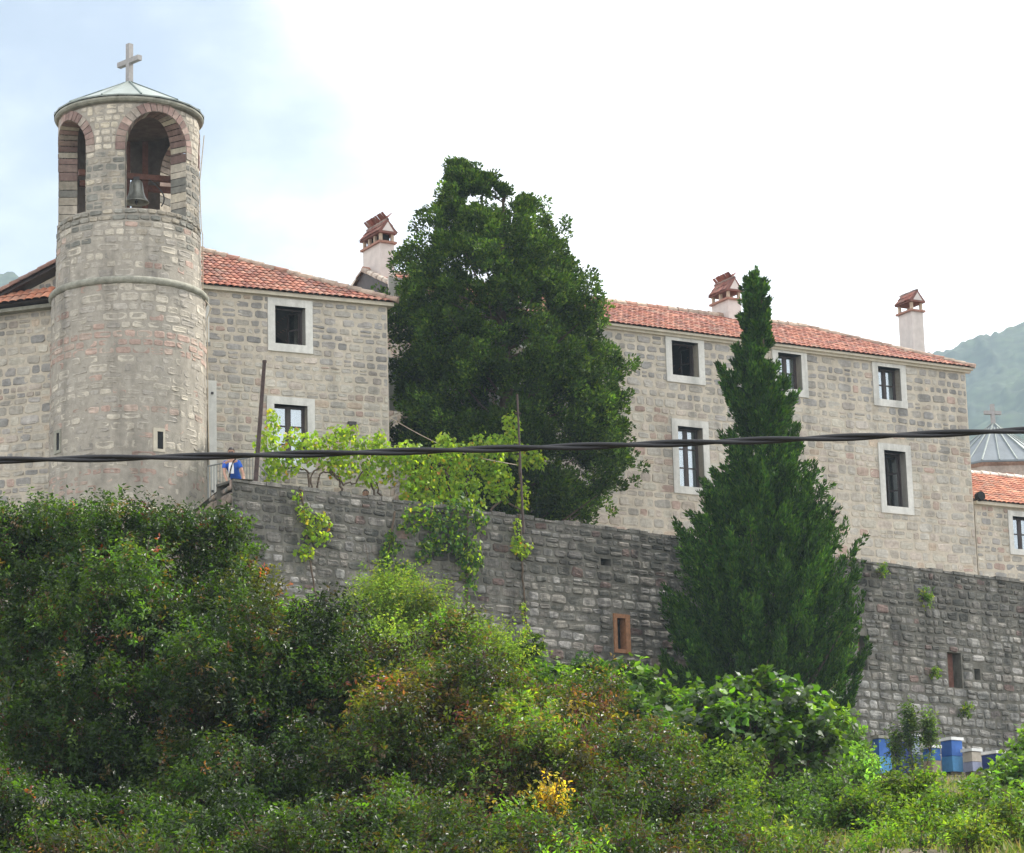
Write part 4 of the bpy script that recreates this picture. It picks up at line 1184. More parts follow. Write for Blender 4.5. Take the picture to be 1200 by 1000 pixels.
def conifer(name, label, cat, Y, prof, kind, nclump, per, pal, axis_px, squash=1., trunk_r=.25, seed=3.):
    """prof rows: pixel y, left x, right x of the crown's outline; turned into a solid of revolution-like crown"""
    global RG
    RG = np.random.default_rng(int(seed * 7))
    p = np.array(prof, float)
    if kind == 'cypress': p[:, 1] += 5; p[:, 2] -= 9; p[:, 0] += 8
    sc = lambda y: FPX / (Y * .974 + at(600, y, Y)[2] * .2256)
    ax = at(axis_px, p[-1, 0], Y); gz = float(ground_z(0, Y)) if kind == 'spruce' else TERR
    root = thing(name, label, cat, (ax[0], ax[1], gz))
    def envelope(n, lo, wexp=1.):
        N = n * 4
        ys = RG.uniform(p[0, 0], p[-1, 0], N); l, r = interp_profile(p, ys)
        keep = RG.random(N) < np.clip((r - l) / (p[:, 2] - p[:, 1]).max() + .06, 0, 1) ** wexp
        ys, l, r = ys[keep][:n], l[keep][:n], r[keep][:n]; n = len(ys)
        ang = RG.uniform(0, 2 * math.pi, n); rad = np.sqrt(RG.uniform(lo, 1., n))
        W = (r - l) / 2 / np.array([sc(y) for y in ys])
        P = np.array([at(x, y, Y) for x, y in zip((l + r) / 2, ys)])
        P[:, 0] += W * rad * np.cos(ang); P[:, 1] += np.minimum(W, squash) * rad * np.sin(ang)
        return P, W, ang, rad
    if kind == 'cypress':
        # boughs, each a cluster of small rounded tufts
        Pb, Wb, ab, rb_ = envelope(440, .35, .8)
        ob = np.stack([np.cos(ab), np.sin(ab), np.full(len(ab), .35)], 1)
        Pb = Pb + ob * RG.normal(-.08, .2, (len(ab), 1))
        nt_ = nclump // 440; br_ = RG.uniform(.34, .68, len(Pb)) * np.clip(Wb / 2.2, .55, 1)
        d = rnd_dir(len(Pb) * nt_)
        P = np.repeat(Pb, nt_, 0) + d * np.repeat(br_, nt_)[:, None] * (RG.random((len(d), 1)) ** .5) * np.array([1, 1, 1.1]) + np.repeat(ob, nt_, 0) * .0
        ang = np.repeat(ab, nt_); W = np.repeat(Wb, nt_); rad = np.repeat(rb_, nt_)
        P2, W2, a2, r2 = envelope(500, .02); k2 = r2 < .75
        P, ang, W, rad = np.concatenate([P, P2[k2]]), np.concatenate([ang, a2[k2]]), np.concatenate([W, W2[k2]]), np.concatenate([rad, r2[k2]])
        tone_b = np.concatenate([np.repeat(np.exp(RG.normal(0, .16, len(Pb))), nt_), np.ones(int(k2.sum()))])
    else:
        # upswept branches carrying plumes to the tip
        Pb, Wb, ab, rb_ = envelope(440, .5, .55)
        tip = RG.uniform(.82, 1.17, len(Pb)); ax_w = np.array([np.interp(q, [gz, 30.], [ax[0], ax[0]]) for q in Pb[:, 2]])
        ctr = np.stack([Pb[:, 0] - Wb * rb_ * np.cos(ab), np.full(len(Pb), Y), Pb[:, 2]], 1)
        Pb = ctr + (Pb - ctr) * tip[:, None]
        sl_ = RG.uniform(.9, 1.5, len(Pb)); bd = unit(np.stack([np.cos(ab), np.sin(ab), sl_], 1)); bl = np.clip(Wb * .8, .45, 1.7)
        nt_ = nclump // 440; tq = np.tile(np.linspace(0, 1, nt_), len(Pb)) * np.repeat(bl, nt_)
        P = np.repeat(Pb, nt_, 0) - np.repeat(bd, nt_, 0) * tq[:, None] + rnd_dir(len(tq)) * (.05 + .17 * tq[:, None])
        ang = np.repeat(ab, nt_); W = np.repeat(Wb, nt_); rad = np.repeat(rb_, nt_)
        P2, W2, a2, r2 = envelope(500, .02); k2 = r2 < .8
        P, ang, W, rad = np.concatenate([P, P2[k2]]), np.concatenate([ang, a2[k2]]), np.concatenate([W, W2[k2]]), np.concatenate([rad, r2[k2]])
        tone_b = np.concatenate([np.repeat(np.exp(RG.normal(0, .14, len(Pb))), nt_), np.ones(int(k2.sum()))])
    n = len(P); nz = fbm(P, .8, seed)
    ok = (nz > -.52) | (rad < .5)
    P, W, ang, rad, nz, tone_b = P[ok], W[ok], ang[ok], rad[ok], nz[ok], tone_b[ok]; n = len(P)
    out = np.stack([np.cos(ang), np.sin(ang), np.zeros(n)], 1)
    if kind == 'cypress':
        cr = RG.uniform(.12, .25, n); Cc = np.repeat(P, per, 0); o = np.repeat(out, per, 0)
        dirs = rnd_dir(n * per); rr = np.repeat(cr, per) * RG.uniform(.35, 1., n * per) ** .6
        Lp = Cc + dirs * rr[:, None] * np.array([1, 1, .85])
        D = unit(dirs * .8 + o * .5 + np.array([0, 0, .45]) + RG.normal(0, .35, (n * per, 3)))
        Nn = unit(dirs + RG.normal(0, .5, (n * per, 3)))
        L = RG.uniform(.08, .15, n * per); Wd = L * RG.uniform(.42, .6, n * per)
    else:
        # upswept plumes
        axd = unit(out * RG.uniform(.3, .9, (n, 1)) + np.array([0, 0, 1.]) + RG.normal(0, .2, (n, 3)))
        pl = RG.uniform(.28, .62, n) * np.clip(W / 1.2, .7, 1.25)
        t = RG.random(n * per) ** .85; Cc = np.repeat(P - axd * (pl * .5)[:, None], per, 0); A = np.repeat(axd, per, 0); PL = np.repeat(pl, per)
        side = rnd_dir(n * per); side = unit(side - A * np.sum(side * A, 1)[:, None])
        wr = PL * .24 * (1 - t) ** .7 * np.minimum(1, t * 5 + .25) * RG.uniform(.5, 1, n * per)
        Lp = Cc + A * (t * PL)[:, None] + side * wr[:, None]
        D = unit(A * .9 + side * .55 + RG.normal(0, .2, (n * per, 3)))
        Nn = unit(side + RG.normal(0, .4, (n * per, 3)))
        L = RG.uniform(.10, .18, n * per); Wd = L * RG.uniform(.28, .42, n * per)
    shade = np.exp(RG.normal(0, .25, n)) * tone_b; C = leafcol(n * per, pal, .14) * np.repeat(shade, per)[:, None]
    V, F, K = leafmesh(Lp, D, Nn, L, Wd, C)
    tr = MB(); topz = at(axis_px, p[0, 0] + 18, Y)
    zs = np.linspace(0, 1, 10); q = np.array([[ax[0], ax[1], gz - .1]] * 10) + zs[:, None] * (np.array([topz[0], Y, topz[2]]) - np.array([ax[0], ax[1], gz - .1]))
    q[1:-1, 0] += RG.normal(0, .06, 8); tr.tube(q, trunk_r * (1 - zs * .9), 8)
    trk = tr.obj('trunk', M['bark'], root, col=False)
    br = MB(); idx = RG.choice(n, min(70, n), replace=False)
    for i in idx:
        e = P[i]; h = e[2] - (.5 if kind == 'cypress' else 1.1) * math.hypot(e[0] - ax[0], e[1] - Y)
        h = max(h, gz + .5); f = min(.95, (h - gz) / max(.1, topz[2] - gz)); s = q[0] + (q[-1] - q[0]) * f
        m_ = (s + e) / 2 + np.array([0, 0, -.15]); br.tube([s, m_, e], [.05 * (1 - f) + .02, .035, .012], 5)
    br.obj('limbs', M['bark'], trk, col=False)
    mk('crown', V, F, M['leaf_cyp'], root, K)
    return root


CYP = [(190, 526, 548), (204, 521, 592), (222, 516, 612), (240, 494, 640), (262, 488, 664), (290, 474, 678), (318, 452, 688), (340, 442, 700), (365, 444, 716), (390, 452, 722), (420, 456, 735), (450, 458, 748), (480, 462, 750), (510, 470, 746), (540, 478, 752), (560, 490, 746), (580, 505, 722), (600, 530, 690), (612, 560, 670)]
conifer('cypress_tree', 'broad dark green cypress tree rising behind the wall between the two stone buildings', 'tree', 86.2, CYP, 'cypress', 4840, 58,
        [(.032, .064, .010), (.046, .088, .013), (.022, .045, .009), (.085, .135, .018)], 590, 3.4, .32, 3.)
SPR = [(318, 882, 888), (340, 868, 898), (365, 866, 902), (395, 864, 902), (420, 856, 906), (432, 842, 912), (455, 842, 926), (480, 850, 938), (505, 854, 940), (530, 844, 936), (555, 834, 966), (580, 818, 966), (605, 806, 976), (630, 792, 988), (660, 782, 1004), (700, 772, 1012), (740, 768, 1014), (780, 768, 1018), (815, 778, 1012), (850, 790, 1006), (890, 815, 985)]
conifer('conifer_tree', 'tall pointed green conifer standing in front of the retaining wall', 'tree', 83.6, SPR, 'spruce', 5280, 42,
        [(.026, .070, .009), (.038, .092, .011), (.019, .048, .008), (.060, .120, .014)], 893, 3.0, .2, 17.)


# ------------------------------------------------------------------ shrubs
def twig_leaves(P, out, per, L, W, pal, wts=None, spread=.16, broad=False, up=.35, tone=None, sd=.2):
    """P: twig bases; every twig carries a spray of leaves along its length"""
    n = len(P); ax = unit(out * .8 + np.array([0, 0, up]) + RG.normal(0, .5, (n, 3)))
    A = np.repeat(ax, per, 0); t = RG.random(n * per); ln_ = np.repeat(RG.uniform(.7, 1.3, n), per) * spread * 2
    side = rnd_dir(n * per); side = unit(side - A * np.sum(side * A, 1)[:, None])
    Lp = np.repeat(P, per, 0) + A * (t * ln_)[:, None] + side * (.25 * spread * RG.random(n * per))[:, None]
    D = unit(side + A * .6 + np.array([0, 0, -.15]) + RG.normal(0, .25, (n * per, 3)))
    Nn = unit(np.array([0, 0, 1.]) + np.repeat(out, per, 0) * .4 + RG.normal(0, .55, (n * per, 3)))
    C = np.repeat(leafcol(n, pal, sd, wts), per, 0) * np.exp(RG.normal(0, .15, (n * per, 1)))
    if tone is not None: C = C * np.repeat(tone, per, 0)
    LL = L * RG.uniform(.65, 1.2, n * per)
    return leafmesh(Lp, D, Nn, LL, LL * W / L * RG.uniform(.8, 1.15, n * per), C, broad)


def shrub(name, label, cat, lobes, dens, per, L, W, pal, mat, wts=None, spread=.16, broad=False, patches=None, group=None, up=.35, nbr=26, base_px=None, stem=.05, clump=.44):
    """lobes: (pixel x, pixel y, pixel radius x, pixel radius y, distance): rounded masses of the crown"""
    global RG
    RG = np.random.default_rng(int(lobes[0][0] * 13 + lobes[0][1] * 7))
    lb = []
    for x, y, rx, ry, Y in lobes:
        c = at(x, y, Y); s = FPX / (Y * .974 + c[2] * .2256); lb.append((c, rx / s, ry / s))
    m = np.mean([l[0] for l in lb], 0); bx = m.copy()
    if base_px is not None: bx = at(base_px, 900, m[1])
    gz = float(ground_z(0, m[1])); loc = np.array([bx[0], m[1], gz])
    root = thing(name, label, cat, loc, group)
    Ps = []; Os = []; Ts = []
    for c, rx, ry in lb:
        cr0 = min(clump, .62 * min(rx, ry)); ry_ = min(rx, 1.6 * ry); sq = np.array([rx, ry_, ry])
        nc = max(4, int(3.9 * (rx * ry) / (cr0 * cr0)))
        d = rnd_dir(nc); rr = RG.uniform(.3, 1., nc)
        cc = c + d * rr[:, None] * sq; cr = cr0 * RG.uniform(.6, 1.35, nc)
        nt_ = np.maximum(3, (dens * cr * cr * 1.5).astype(int)); idx = np.repeat(np.arange(nc), nt_)
        e = rnd_dir(len(idx)); e[:, 2] = np.where(e[:, 2] < -.5, -e[:, 2], e[:, 2]); q = RG.random((len(idx), 1)) ** .4
        Ps.append(cc[idx] + e * q * cr[idx][:, None] * np.array([1, 1, .8])); Os.append(unit(e + d[idx] * .7)); Ts.append(np.exp(RG.normal(-.05, .38, nc))[idx])
        nf = int(dens * rx * ry * .3); d = rnd_dir(nf); Ps.append(c + d * (RG.random((nf, 1)) ** .4) * .78 * sq); Os.append(d); Ts.append(np.ones(nf))
    P = np.concatenate(Ps); O = np.concatenate(Os); Tn = np.concatenate(Ts)
    nz = fbm(P, 1.5, 4.)
    k = (nz > -.5) & (P[:, 2] > ground_z(0, P[:, 1]) + .05)
    P, O, nz, Tn = P[k], O[k], nz[k], Tn[k]
    tone = None
    if patches is not None:
        tone = np.ones((len(P), 3)); f = fbm(P, patches[0], patches[2] if len(patches) > 2 else 21.); w = np.clip((f - patches[3]) * 4, 0, 1)[:, None] if len(patches) > 3 else np.clip((f - .12) * 4, 0, 1)[:, None]
        tone = 1 + w * (np.array(patches[1]) - 1)
    tone = Tn[:, None] * (tone if tone is not None else np.ones((len(P), 3)))
    V, F, C = twig_leaves(P, O, per, L, W, pal, wts, spread, broad, up, tone)
    br = MB(); start = loc + np.array([0, 0, -.1])
    mids = []
    for c, rx, ry in lb:
        q = c - np.array([0, 0, ry * .5]); mid = start + (q - start) * .5 + np.append(RG.normal(0, .15, 2), 0)
        br.tube([start, mid, q], [stem * 1.3, stem, stem * .7], 6); mids.append((q, rx))
    for i in RG.choice(len(P), min(nbr * len(lb), len(P)), replace=False):
        e = P[i]; q = min(mids, key=lambda a: np.linalg.norm(a[0] - e))[0]
        md = (q + e) / 2 + RG.normal(0, .08, 3); br.tube([q, md, e + O[i] * .15], [stem * .5, stem * .28, .005], 4, caps=False)
    for i in RG.choice(len(P), min(3 * len(lb), len(P)), replace=False):
        e = P[i]; br.tube([e, e + O[i] * spread * 1.6 + RG.normal(0, .05, 3), e + O[i] * spread * 3. + RG.normal(0, .08, 3)], [.008, .006, .003], 4, caps=False)
    br.obj('branches', M['bark'], root, col=False)
    mk('foliage', V, F, M[mat], root, C)
    return root


DARK = [(.020, .040, .009), (.029, .056, .011), (.015, .03, .008), (.046, .080, .014), (.09, .022, .014), (.07, .045, .02)]
DW = [.28, .29, .18, .19, .02, .04]
BRN = [(.036, .066, .011), (.064, .100, .014), (.075, .052, .030), (.064, .038, .026), (.022, .042, .010), (.10, .085, .03)]
BW = [.36, .30, .12, .10, .10, .02]
MIX_SHADED = [(.024, .046, .009), (.034, .060, .010), (.050, .034, .018), (.044, .026, .017), (.017, .033, .008), (.07, .058, .02)]  # darker leaf mix with the shade of taller bushes put into it
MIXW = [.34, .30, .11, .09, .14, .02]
BRIGHT = [(.11, .17, .03), (.14, .20, .035), (.09, .15, .03), (.17, .20, .04)]
GREEN = [(.052, .105, .016), (.07, .135, .018), (.042, .085, .014), (.095, .16, .022)]
FIG = [(.040, .082, .013), (.053, .105, .016), (.032, .066, .012), (.075, .13, .02)]
BROWNP = (.9, (1.75, .78, 1.5), 21., .2)


def build_shrubs():
    D = 215
    shrub('turpentine_shrub', 'big dark glossy shrub with scattered red leaves in front of the tower foot', 'shrub',
          [(50, 682, 95, 78, 46), (130, 662, 80, 78, 45.5), (225, 660, 62, 58, 46.5), (265, 638, 26, 26, 46.5), (20, 625, 40, 24, 46), (170, 770, 130, 100, 44), (30, 800, 110, 120, 44.5), (110, 900, 150, 110, 43), (-40, 720, 70, 110, 46)],
          D, 14, .078, .038, DARK, 'leaf_gloss', DW, base_px=130)
    shrub('turpentine_shrub', 'dark glossy shrub with reddish sprays covering the left end of the retaining wall', 'shrub',
          [(290, 728, 62, 56, 44), (345, 775, 78, 66, 43), (270, 820, 100, 90, 42), (385, 830, 80, 80, 42.5), (300, 920, 130, 95, 41)],
          D, 14, .078, .038, DARK[:4] + [(.11, .05, .03), (.12, .08, .045)], 'leaf_gloss', [.28, .30, .17, .20, .025, .025], patches=(.8, (1.6, .85, 1.3), 33., .22), base_px=320)
    shrub('turpentine_shrub', 'shady dark shrub filling the lower left corner of the view', 'shrub',
          [(20, 980, 110, 60, 38), (150, 995, 110, 55, 37.5), (270, 1000, 100, 50, 37), (-60, 920, 70, 90, 39)],
          D, 14, .075, .036, DARK[:3] + DARK[4:5], 'leaf_gloss', [.36, .36, .26, .02], base_px=110)
    shrub('smoke_bush', 'brownish green shrub with rusty seed heads at the centre of the foreground', 'shrub',
          [(465, 825, 75, 58, 42), (550, 835, 85, 60, 41.5), (640, 850, 75, 55, 42.5), (450, 895, 95, 80, 40.5), (590, 920, 115, 85, 40), (515, 775, 46, 36, 43), (692, 835, 44, 40, 44)],
          D, 14, .078, .036, BRN, 'leaf_gloss', BW, patches=BROWNP, base_px=540)
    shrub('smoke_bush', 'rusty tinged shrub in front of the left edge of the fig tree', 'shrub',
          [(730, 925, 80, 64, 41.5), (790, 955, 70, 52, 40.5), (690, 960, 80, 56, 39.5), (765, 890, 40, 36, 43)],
          D, 14, .078, .036, MIX_SHADED, 'leaf_gloss', MIXW, patches=(.9, (1.7, .8, 1.5), 5., .16), base_px=750)
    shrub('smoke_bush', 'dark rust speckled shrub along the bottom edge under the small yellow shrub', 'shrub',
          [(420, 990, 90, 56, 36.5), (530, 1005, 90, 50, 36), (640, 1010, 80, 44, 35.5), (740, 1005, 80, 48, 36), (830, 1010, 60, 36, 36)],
          D, 14, .072, .034, MIX_SHADED, 'leaf_gloss', MIXW, patches=(.9, (1.5, .85, 1.3), 13., .2), base_px=600)
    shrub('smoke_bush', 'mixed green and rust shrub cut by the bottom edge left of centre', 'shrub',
          [(330, 1035, 110, 45, 33), (480, 1040, 100, 42, 32.5), (200, 1035, 100, 45, 33), (60, 1035, 110, 45, 33.5)], D, 14, .07, .033, MIX_SHADED, 'leaf_gloss', MIXW, patches=(.9, (1.4, .9, 1.2), 3., .25), base_px=300)
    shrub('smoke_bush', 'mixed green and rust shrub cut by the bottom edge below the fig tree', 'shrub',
          [(640, 1040, 100, 40, 32.5), (770, 1038, 90, 42, 32.5), (880, 1030, 70, 40, 33), (960, 1030, 50, 34, 34)], D, 14, .07, .033, MIX_SHADED + GREEN[:1], 'leaf_gloss', [.28, .22, .1, .08, .12, .02, .18], patches=(.9, (1.4, .9, 1.2), 9., .25), base_px=780)
    shrub('small_yellow_shrub', 'small shrub with bright yellow autumn leaves low in the centre foreground', 'shrub',
          [(652, 950, 11, 8, 37.2), (640, 942, 6, 5, 37.4)], 240, 12, .07, .036, [(.45, .30, .03), (.40, .24, .03), (.30, .26, .04), (.16, .19, .04)], 'leaf_soft', nbr=12, stem=.02, clump=.16)
    shrub('pomegranate_shrub', 'bright yellow-green feathery shrub against the wall under the hanging creepers', 'shrub',
          [(455, 740, 38, 40, 62), (498, 750, 34, 36, 62), (440, 712, 20, 24, 62.5), (472, 712, 12, 18, 62.2), (540, 780, 38, 26, 61), (585, 780, 30, 16, 61), (470, 795, 80, 36, 60), (510, 722, 9, 16, 62)],
          150, 16, .085, .036, BRIGHT, 'leaf_soft', up=1.2, spread=.36, base_px=490, stem=.035, clump=.3)
    shrub('young_fig_shrub', 'mid green broad-leaved shrub left of the ivy patch under the thin post', 'shrub',
          [(600, 790, 36, 26, 66), (575, 815, 36, 26, 65), (640, 815, 30, 22, 65), (560, 770, 14, 14, 66)], 78, 7, .19, .17, GREEN, 'leaf_soft', broad=True, spread=.2, base_px=605, stem=.03, clump=.4)
    shrub('young_fig_shrub', 'broad-leaved shrub below the timber framed slot window', 'shrub',
          [(735, 815, 42, 24, 66), (700, 805, 24, 16, 66), (785, 858, 26, 26, 65), (745, 855, 46, 30, 64), (765, 830, 20, 16, 66)], 78, 7, .19, .17, GREEN, 'leaf_soft', broad=True, spread=.2, base_px=740, stem=.03, clump=.4)
    shrub('fig_tree', 'spreading fig tree with big lobed leaves below the tall conifer', 'tree',
          [(835, 834, 38, 20, 57), (880, 836, 40, 22, 57), (922, 848, 40, 26, 56.5), (870, 862, 60, 28, 56), (948, 878, 34, 26, 56), (820, 872, 30, 22, 56), (905, 888, 44, 20, 55.5), (905, 816, 16, 10, 57)],
          100, 6, .17, .14, FIG, 'leaf_gloss', broad=True, spread=.2, base_px=900, stem=.075, clump=.34)
    shrub('leafy_shrub', 'light green shrub under the left side of the fig tree', 'shrub',
          [(845, 915, 38, 32, 50), (800, 905, 26, 24, 50), (855, 955, 42, 30, 47), (885, 975, 40, 24, 44), (890, 1005, 60, 20, 36.5)], 220, 12, .085, .048, BRIGHT[:3] + GREEN[:1], 'leaf_soft', base_px=850, stem=.03, clump=.26)
    shrub('leafy_shrub', 'bright green shrub between the conifer and the leftmost beehive', 'shrub',
          [(988, 868, 18, 26, 68), (998, 898, 18, 20, 68), (975, 905, 26, 20, 66), (1008, 915, 24, 14, 64)], 150, 12, .12, .065, [(.09, .17, .03), (.11, .2, .035), (.07, .14, .03)], 'leaf_soft', base_px=990, stem=.03, up=.7, clump=.3)
    shrub('sapling', 'thin upright sapling with sparse leaves in front of the beehives', 'sapling',
          [(1050, 880, 4, 24, 84), (1066, 858, 3, 36, 84), (1089, 866, 3, 32, 84), (1076, 898, 14, 8, 84)], 7, 4, .12, .055, [(.08, .13, .035), (.10, .16, .04), (.06, .10, .03)], 'leaf_soft', base_px=1073, stem=.018, up=1.1, nbr=8, clump=.2)
    shrub('round_shrub', 'rounded bright green shrub in the bottom right corner below the beehives', 'shrub',
          [(1030, 1012, 60, 20, 35.8), (1070, 955, 46, 28, 42), (1030, 970, 40, 28, 41), (1105, 968, 38, 28, 41.5), (1070, 995, 70, 26, 39), (1085, 935, 20, 14, 42)], 260, 13, .075, .042, [(.09, .16, .022), (.12, .19, .025), (.06, .12, .02), (.15, .2, .03)], 'leaf_soft', base_px=1070, stem=.025, up=.7, clump=.24)
    shrub('leafy_shrub', 'leafy shrub at the right edge of the view in front of the last beehive', 'shrub',
          [(1198, 888, 16, 28, 56), (1182, 925, 28, 20, 54), (1205, 928, 32, 30, 54), (1145, 945, 36, 18, 50), (1185, 955, 40, 20, 48)], 130, 9, .12, .085, [(.09, .16, .03), (.11, .19, .035), (.07, .13, .025)], 'leaf_soft', broad=True, base_px=1185, stem=.03, clump=.3)
    shrub('leafy_shrub', 'sunlit yellow-green shrub at the bottom right edge of the view', 'shrub',
          [(1165, 990, 48, 26, 37.5), (1205, 980, 40, 30, 37.5), (1125, 1005, 44, 24, 36.5)], 240, 12, .075, .042, BRIGHT, 'leaf_soft', base_px=1170, stem=.025, up=.6, clump=.22)
    shrub('dark_shrub', 'shady dark green shrub beside the bare ground in front of the fig trunk', 'shrub',
          [(968, 945, 42, 34, 48), (930, 962, 34, 26, 46), (985, 985, 54, 30, 41)], 230, 13, .075, .042, [(.045, .085, .024), (.06, .11, .028), (.035, .065, .02)], 'leaf_soft', base_px=960, stem=.03, clump=.26)
    # low plants rooted in the wall
    for x, y, r, lab in ((1080, 702, 9, 'small leafy plant growing from the wall high up right of the conifer'), (1128, 834, 7, 'yellow-green tuft growing low on the wall above the beehives'),
                         (1029, 671, 6, 'tiny tuft near the wall top just right of the conifer'), (1092, 790, 5, 'tiny green sprig beside the wooden slot in the wall')):
        u, v = RET.uv(x, y); c = RET.P(u, v, .12); root = thing('wall_plant', lab, 'plant', RET.P(u, v, 0), 'plants growing out of the retaining wall')
        n = 5 * r; d = rnd_dir(n); d = unit(d + RET.n * .8 + np.array([0, 0, .1])); P = c + d * (r / 38.) * RG.random((n, 1)) * np.array([1, 1, 1.4])
        V, F, C = twig_leaves(P, d, 6, .11, .06, BRIGHT + GREEN, None, .07); mk('foliage', V, F, M['leaf_soft'], root, C)
        mb = MB()
        for i in range(0, n, 6): mb.tube([RET.P(u, v, 0), P[i]], .006, 4)
        mb.obj('stem', M['bark'], root, col=False)


build_shrubs()


# ------------------------------------------------------------------ grapevine and creepers
VINE = [(.26, .38, .03), (.32, .43, .04), (.21, .33, .03), (.14, .24, .03), (.5, .36, .04), (.46, .22, .05)]
VW = [.35, .27, .21, .14, .02, .01]


def vine(name, label, lobes, stems, Yoff, dens, L=.13, pal=VINE, wts=VW, flat=None, cat='vine', group=None):
    P = []; O = []
    for x, y, rx, ry in lobes:
        u, v = RET.uv(x, y, Yoff); c = RET.P(u, v, Yoff); s = 42. if x < 500 else 41.
        n = max(6, int(dens * 2.1 * rx * ry / s / s * 12)); d = rnd_dir(n)
        k = np.array([rx / s, 0, ry / s]); dep = .3 if flat is None else flat
        q = c + (d[:, :1] * RET.d * rx / s + d[:, 1:2] * RET.n * dep + d[:, 2:] * np.array([0, 0, ry / s])) * (RG.uniform(.1, 1, (n, 1)) ** .5)
        if flat is not None:
            w = (q - RET.O) @ RET.n; q = q + RET.n * np.maximum(0, .09 - w)[:, None]
        P.append(q); O.append(unit(d * .5 + RET.n * .5))
    P = np.concatenate(P); O = np.concatenate(O); n = len(P)
    c0 = RET.P(*RET.uv(lobes[0][0], lobes[0][1], Yoff), Yoff); base = np.array([*RET.P(RET.uv(stems[0][0][0], stems[0][0][1], Yoff)[0], 0, Yoff)[:2], WTOP - .2])
    root = thing(name, label, cat, base, group)
    D = unit(np.array([0, 0, -.7]) + RG.normal(0, .55, (n, 3))); Nn = unit(O + RG.normal(0, .5, (n, 3)) + np.array([0, 0, .3]))
    LL = L * .95 * RG.uniform(.6, 1.2, n); C = leafcol(n, pal, .16, wts)
    V, F, K = leafmesh(P, D, Nn, LL, LL * .92, C, True, .12)
    mb = MB()
    for st in stems:
        pts = [RET.P(*RET.uv(a[0], a[1], Yoff if len(a) < 3 else a[2]), Yoff if len(a) < 3 else a[2]) for a in st]
        pts = np.array(pts); t = np.linspace(0, 1, len(pts)); tt = np.linspace(0, 1, len(pts) * 4)
        q = np.stack([np.interp(tt, t, pts[:, k]) for k in range(3)], 1) + RG.normal(0, .018, (len(tt), 3)); mb.tube(q, .034 - .014 * tt, 6)
    mb.obj('stem', M['bark'], root, col=False)
    mk('foliage', V, F, M['leaf_vine'], root, K)


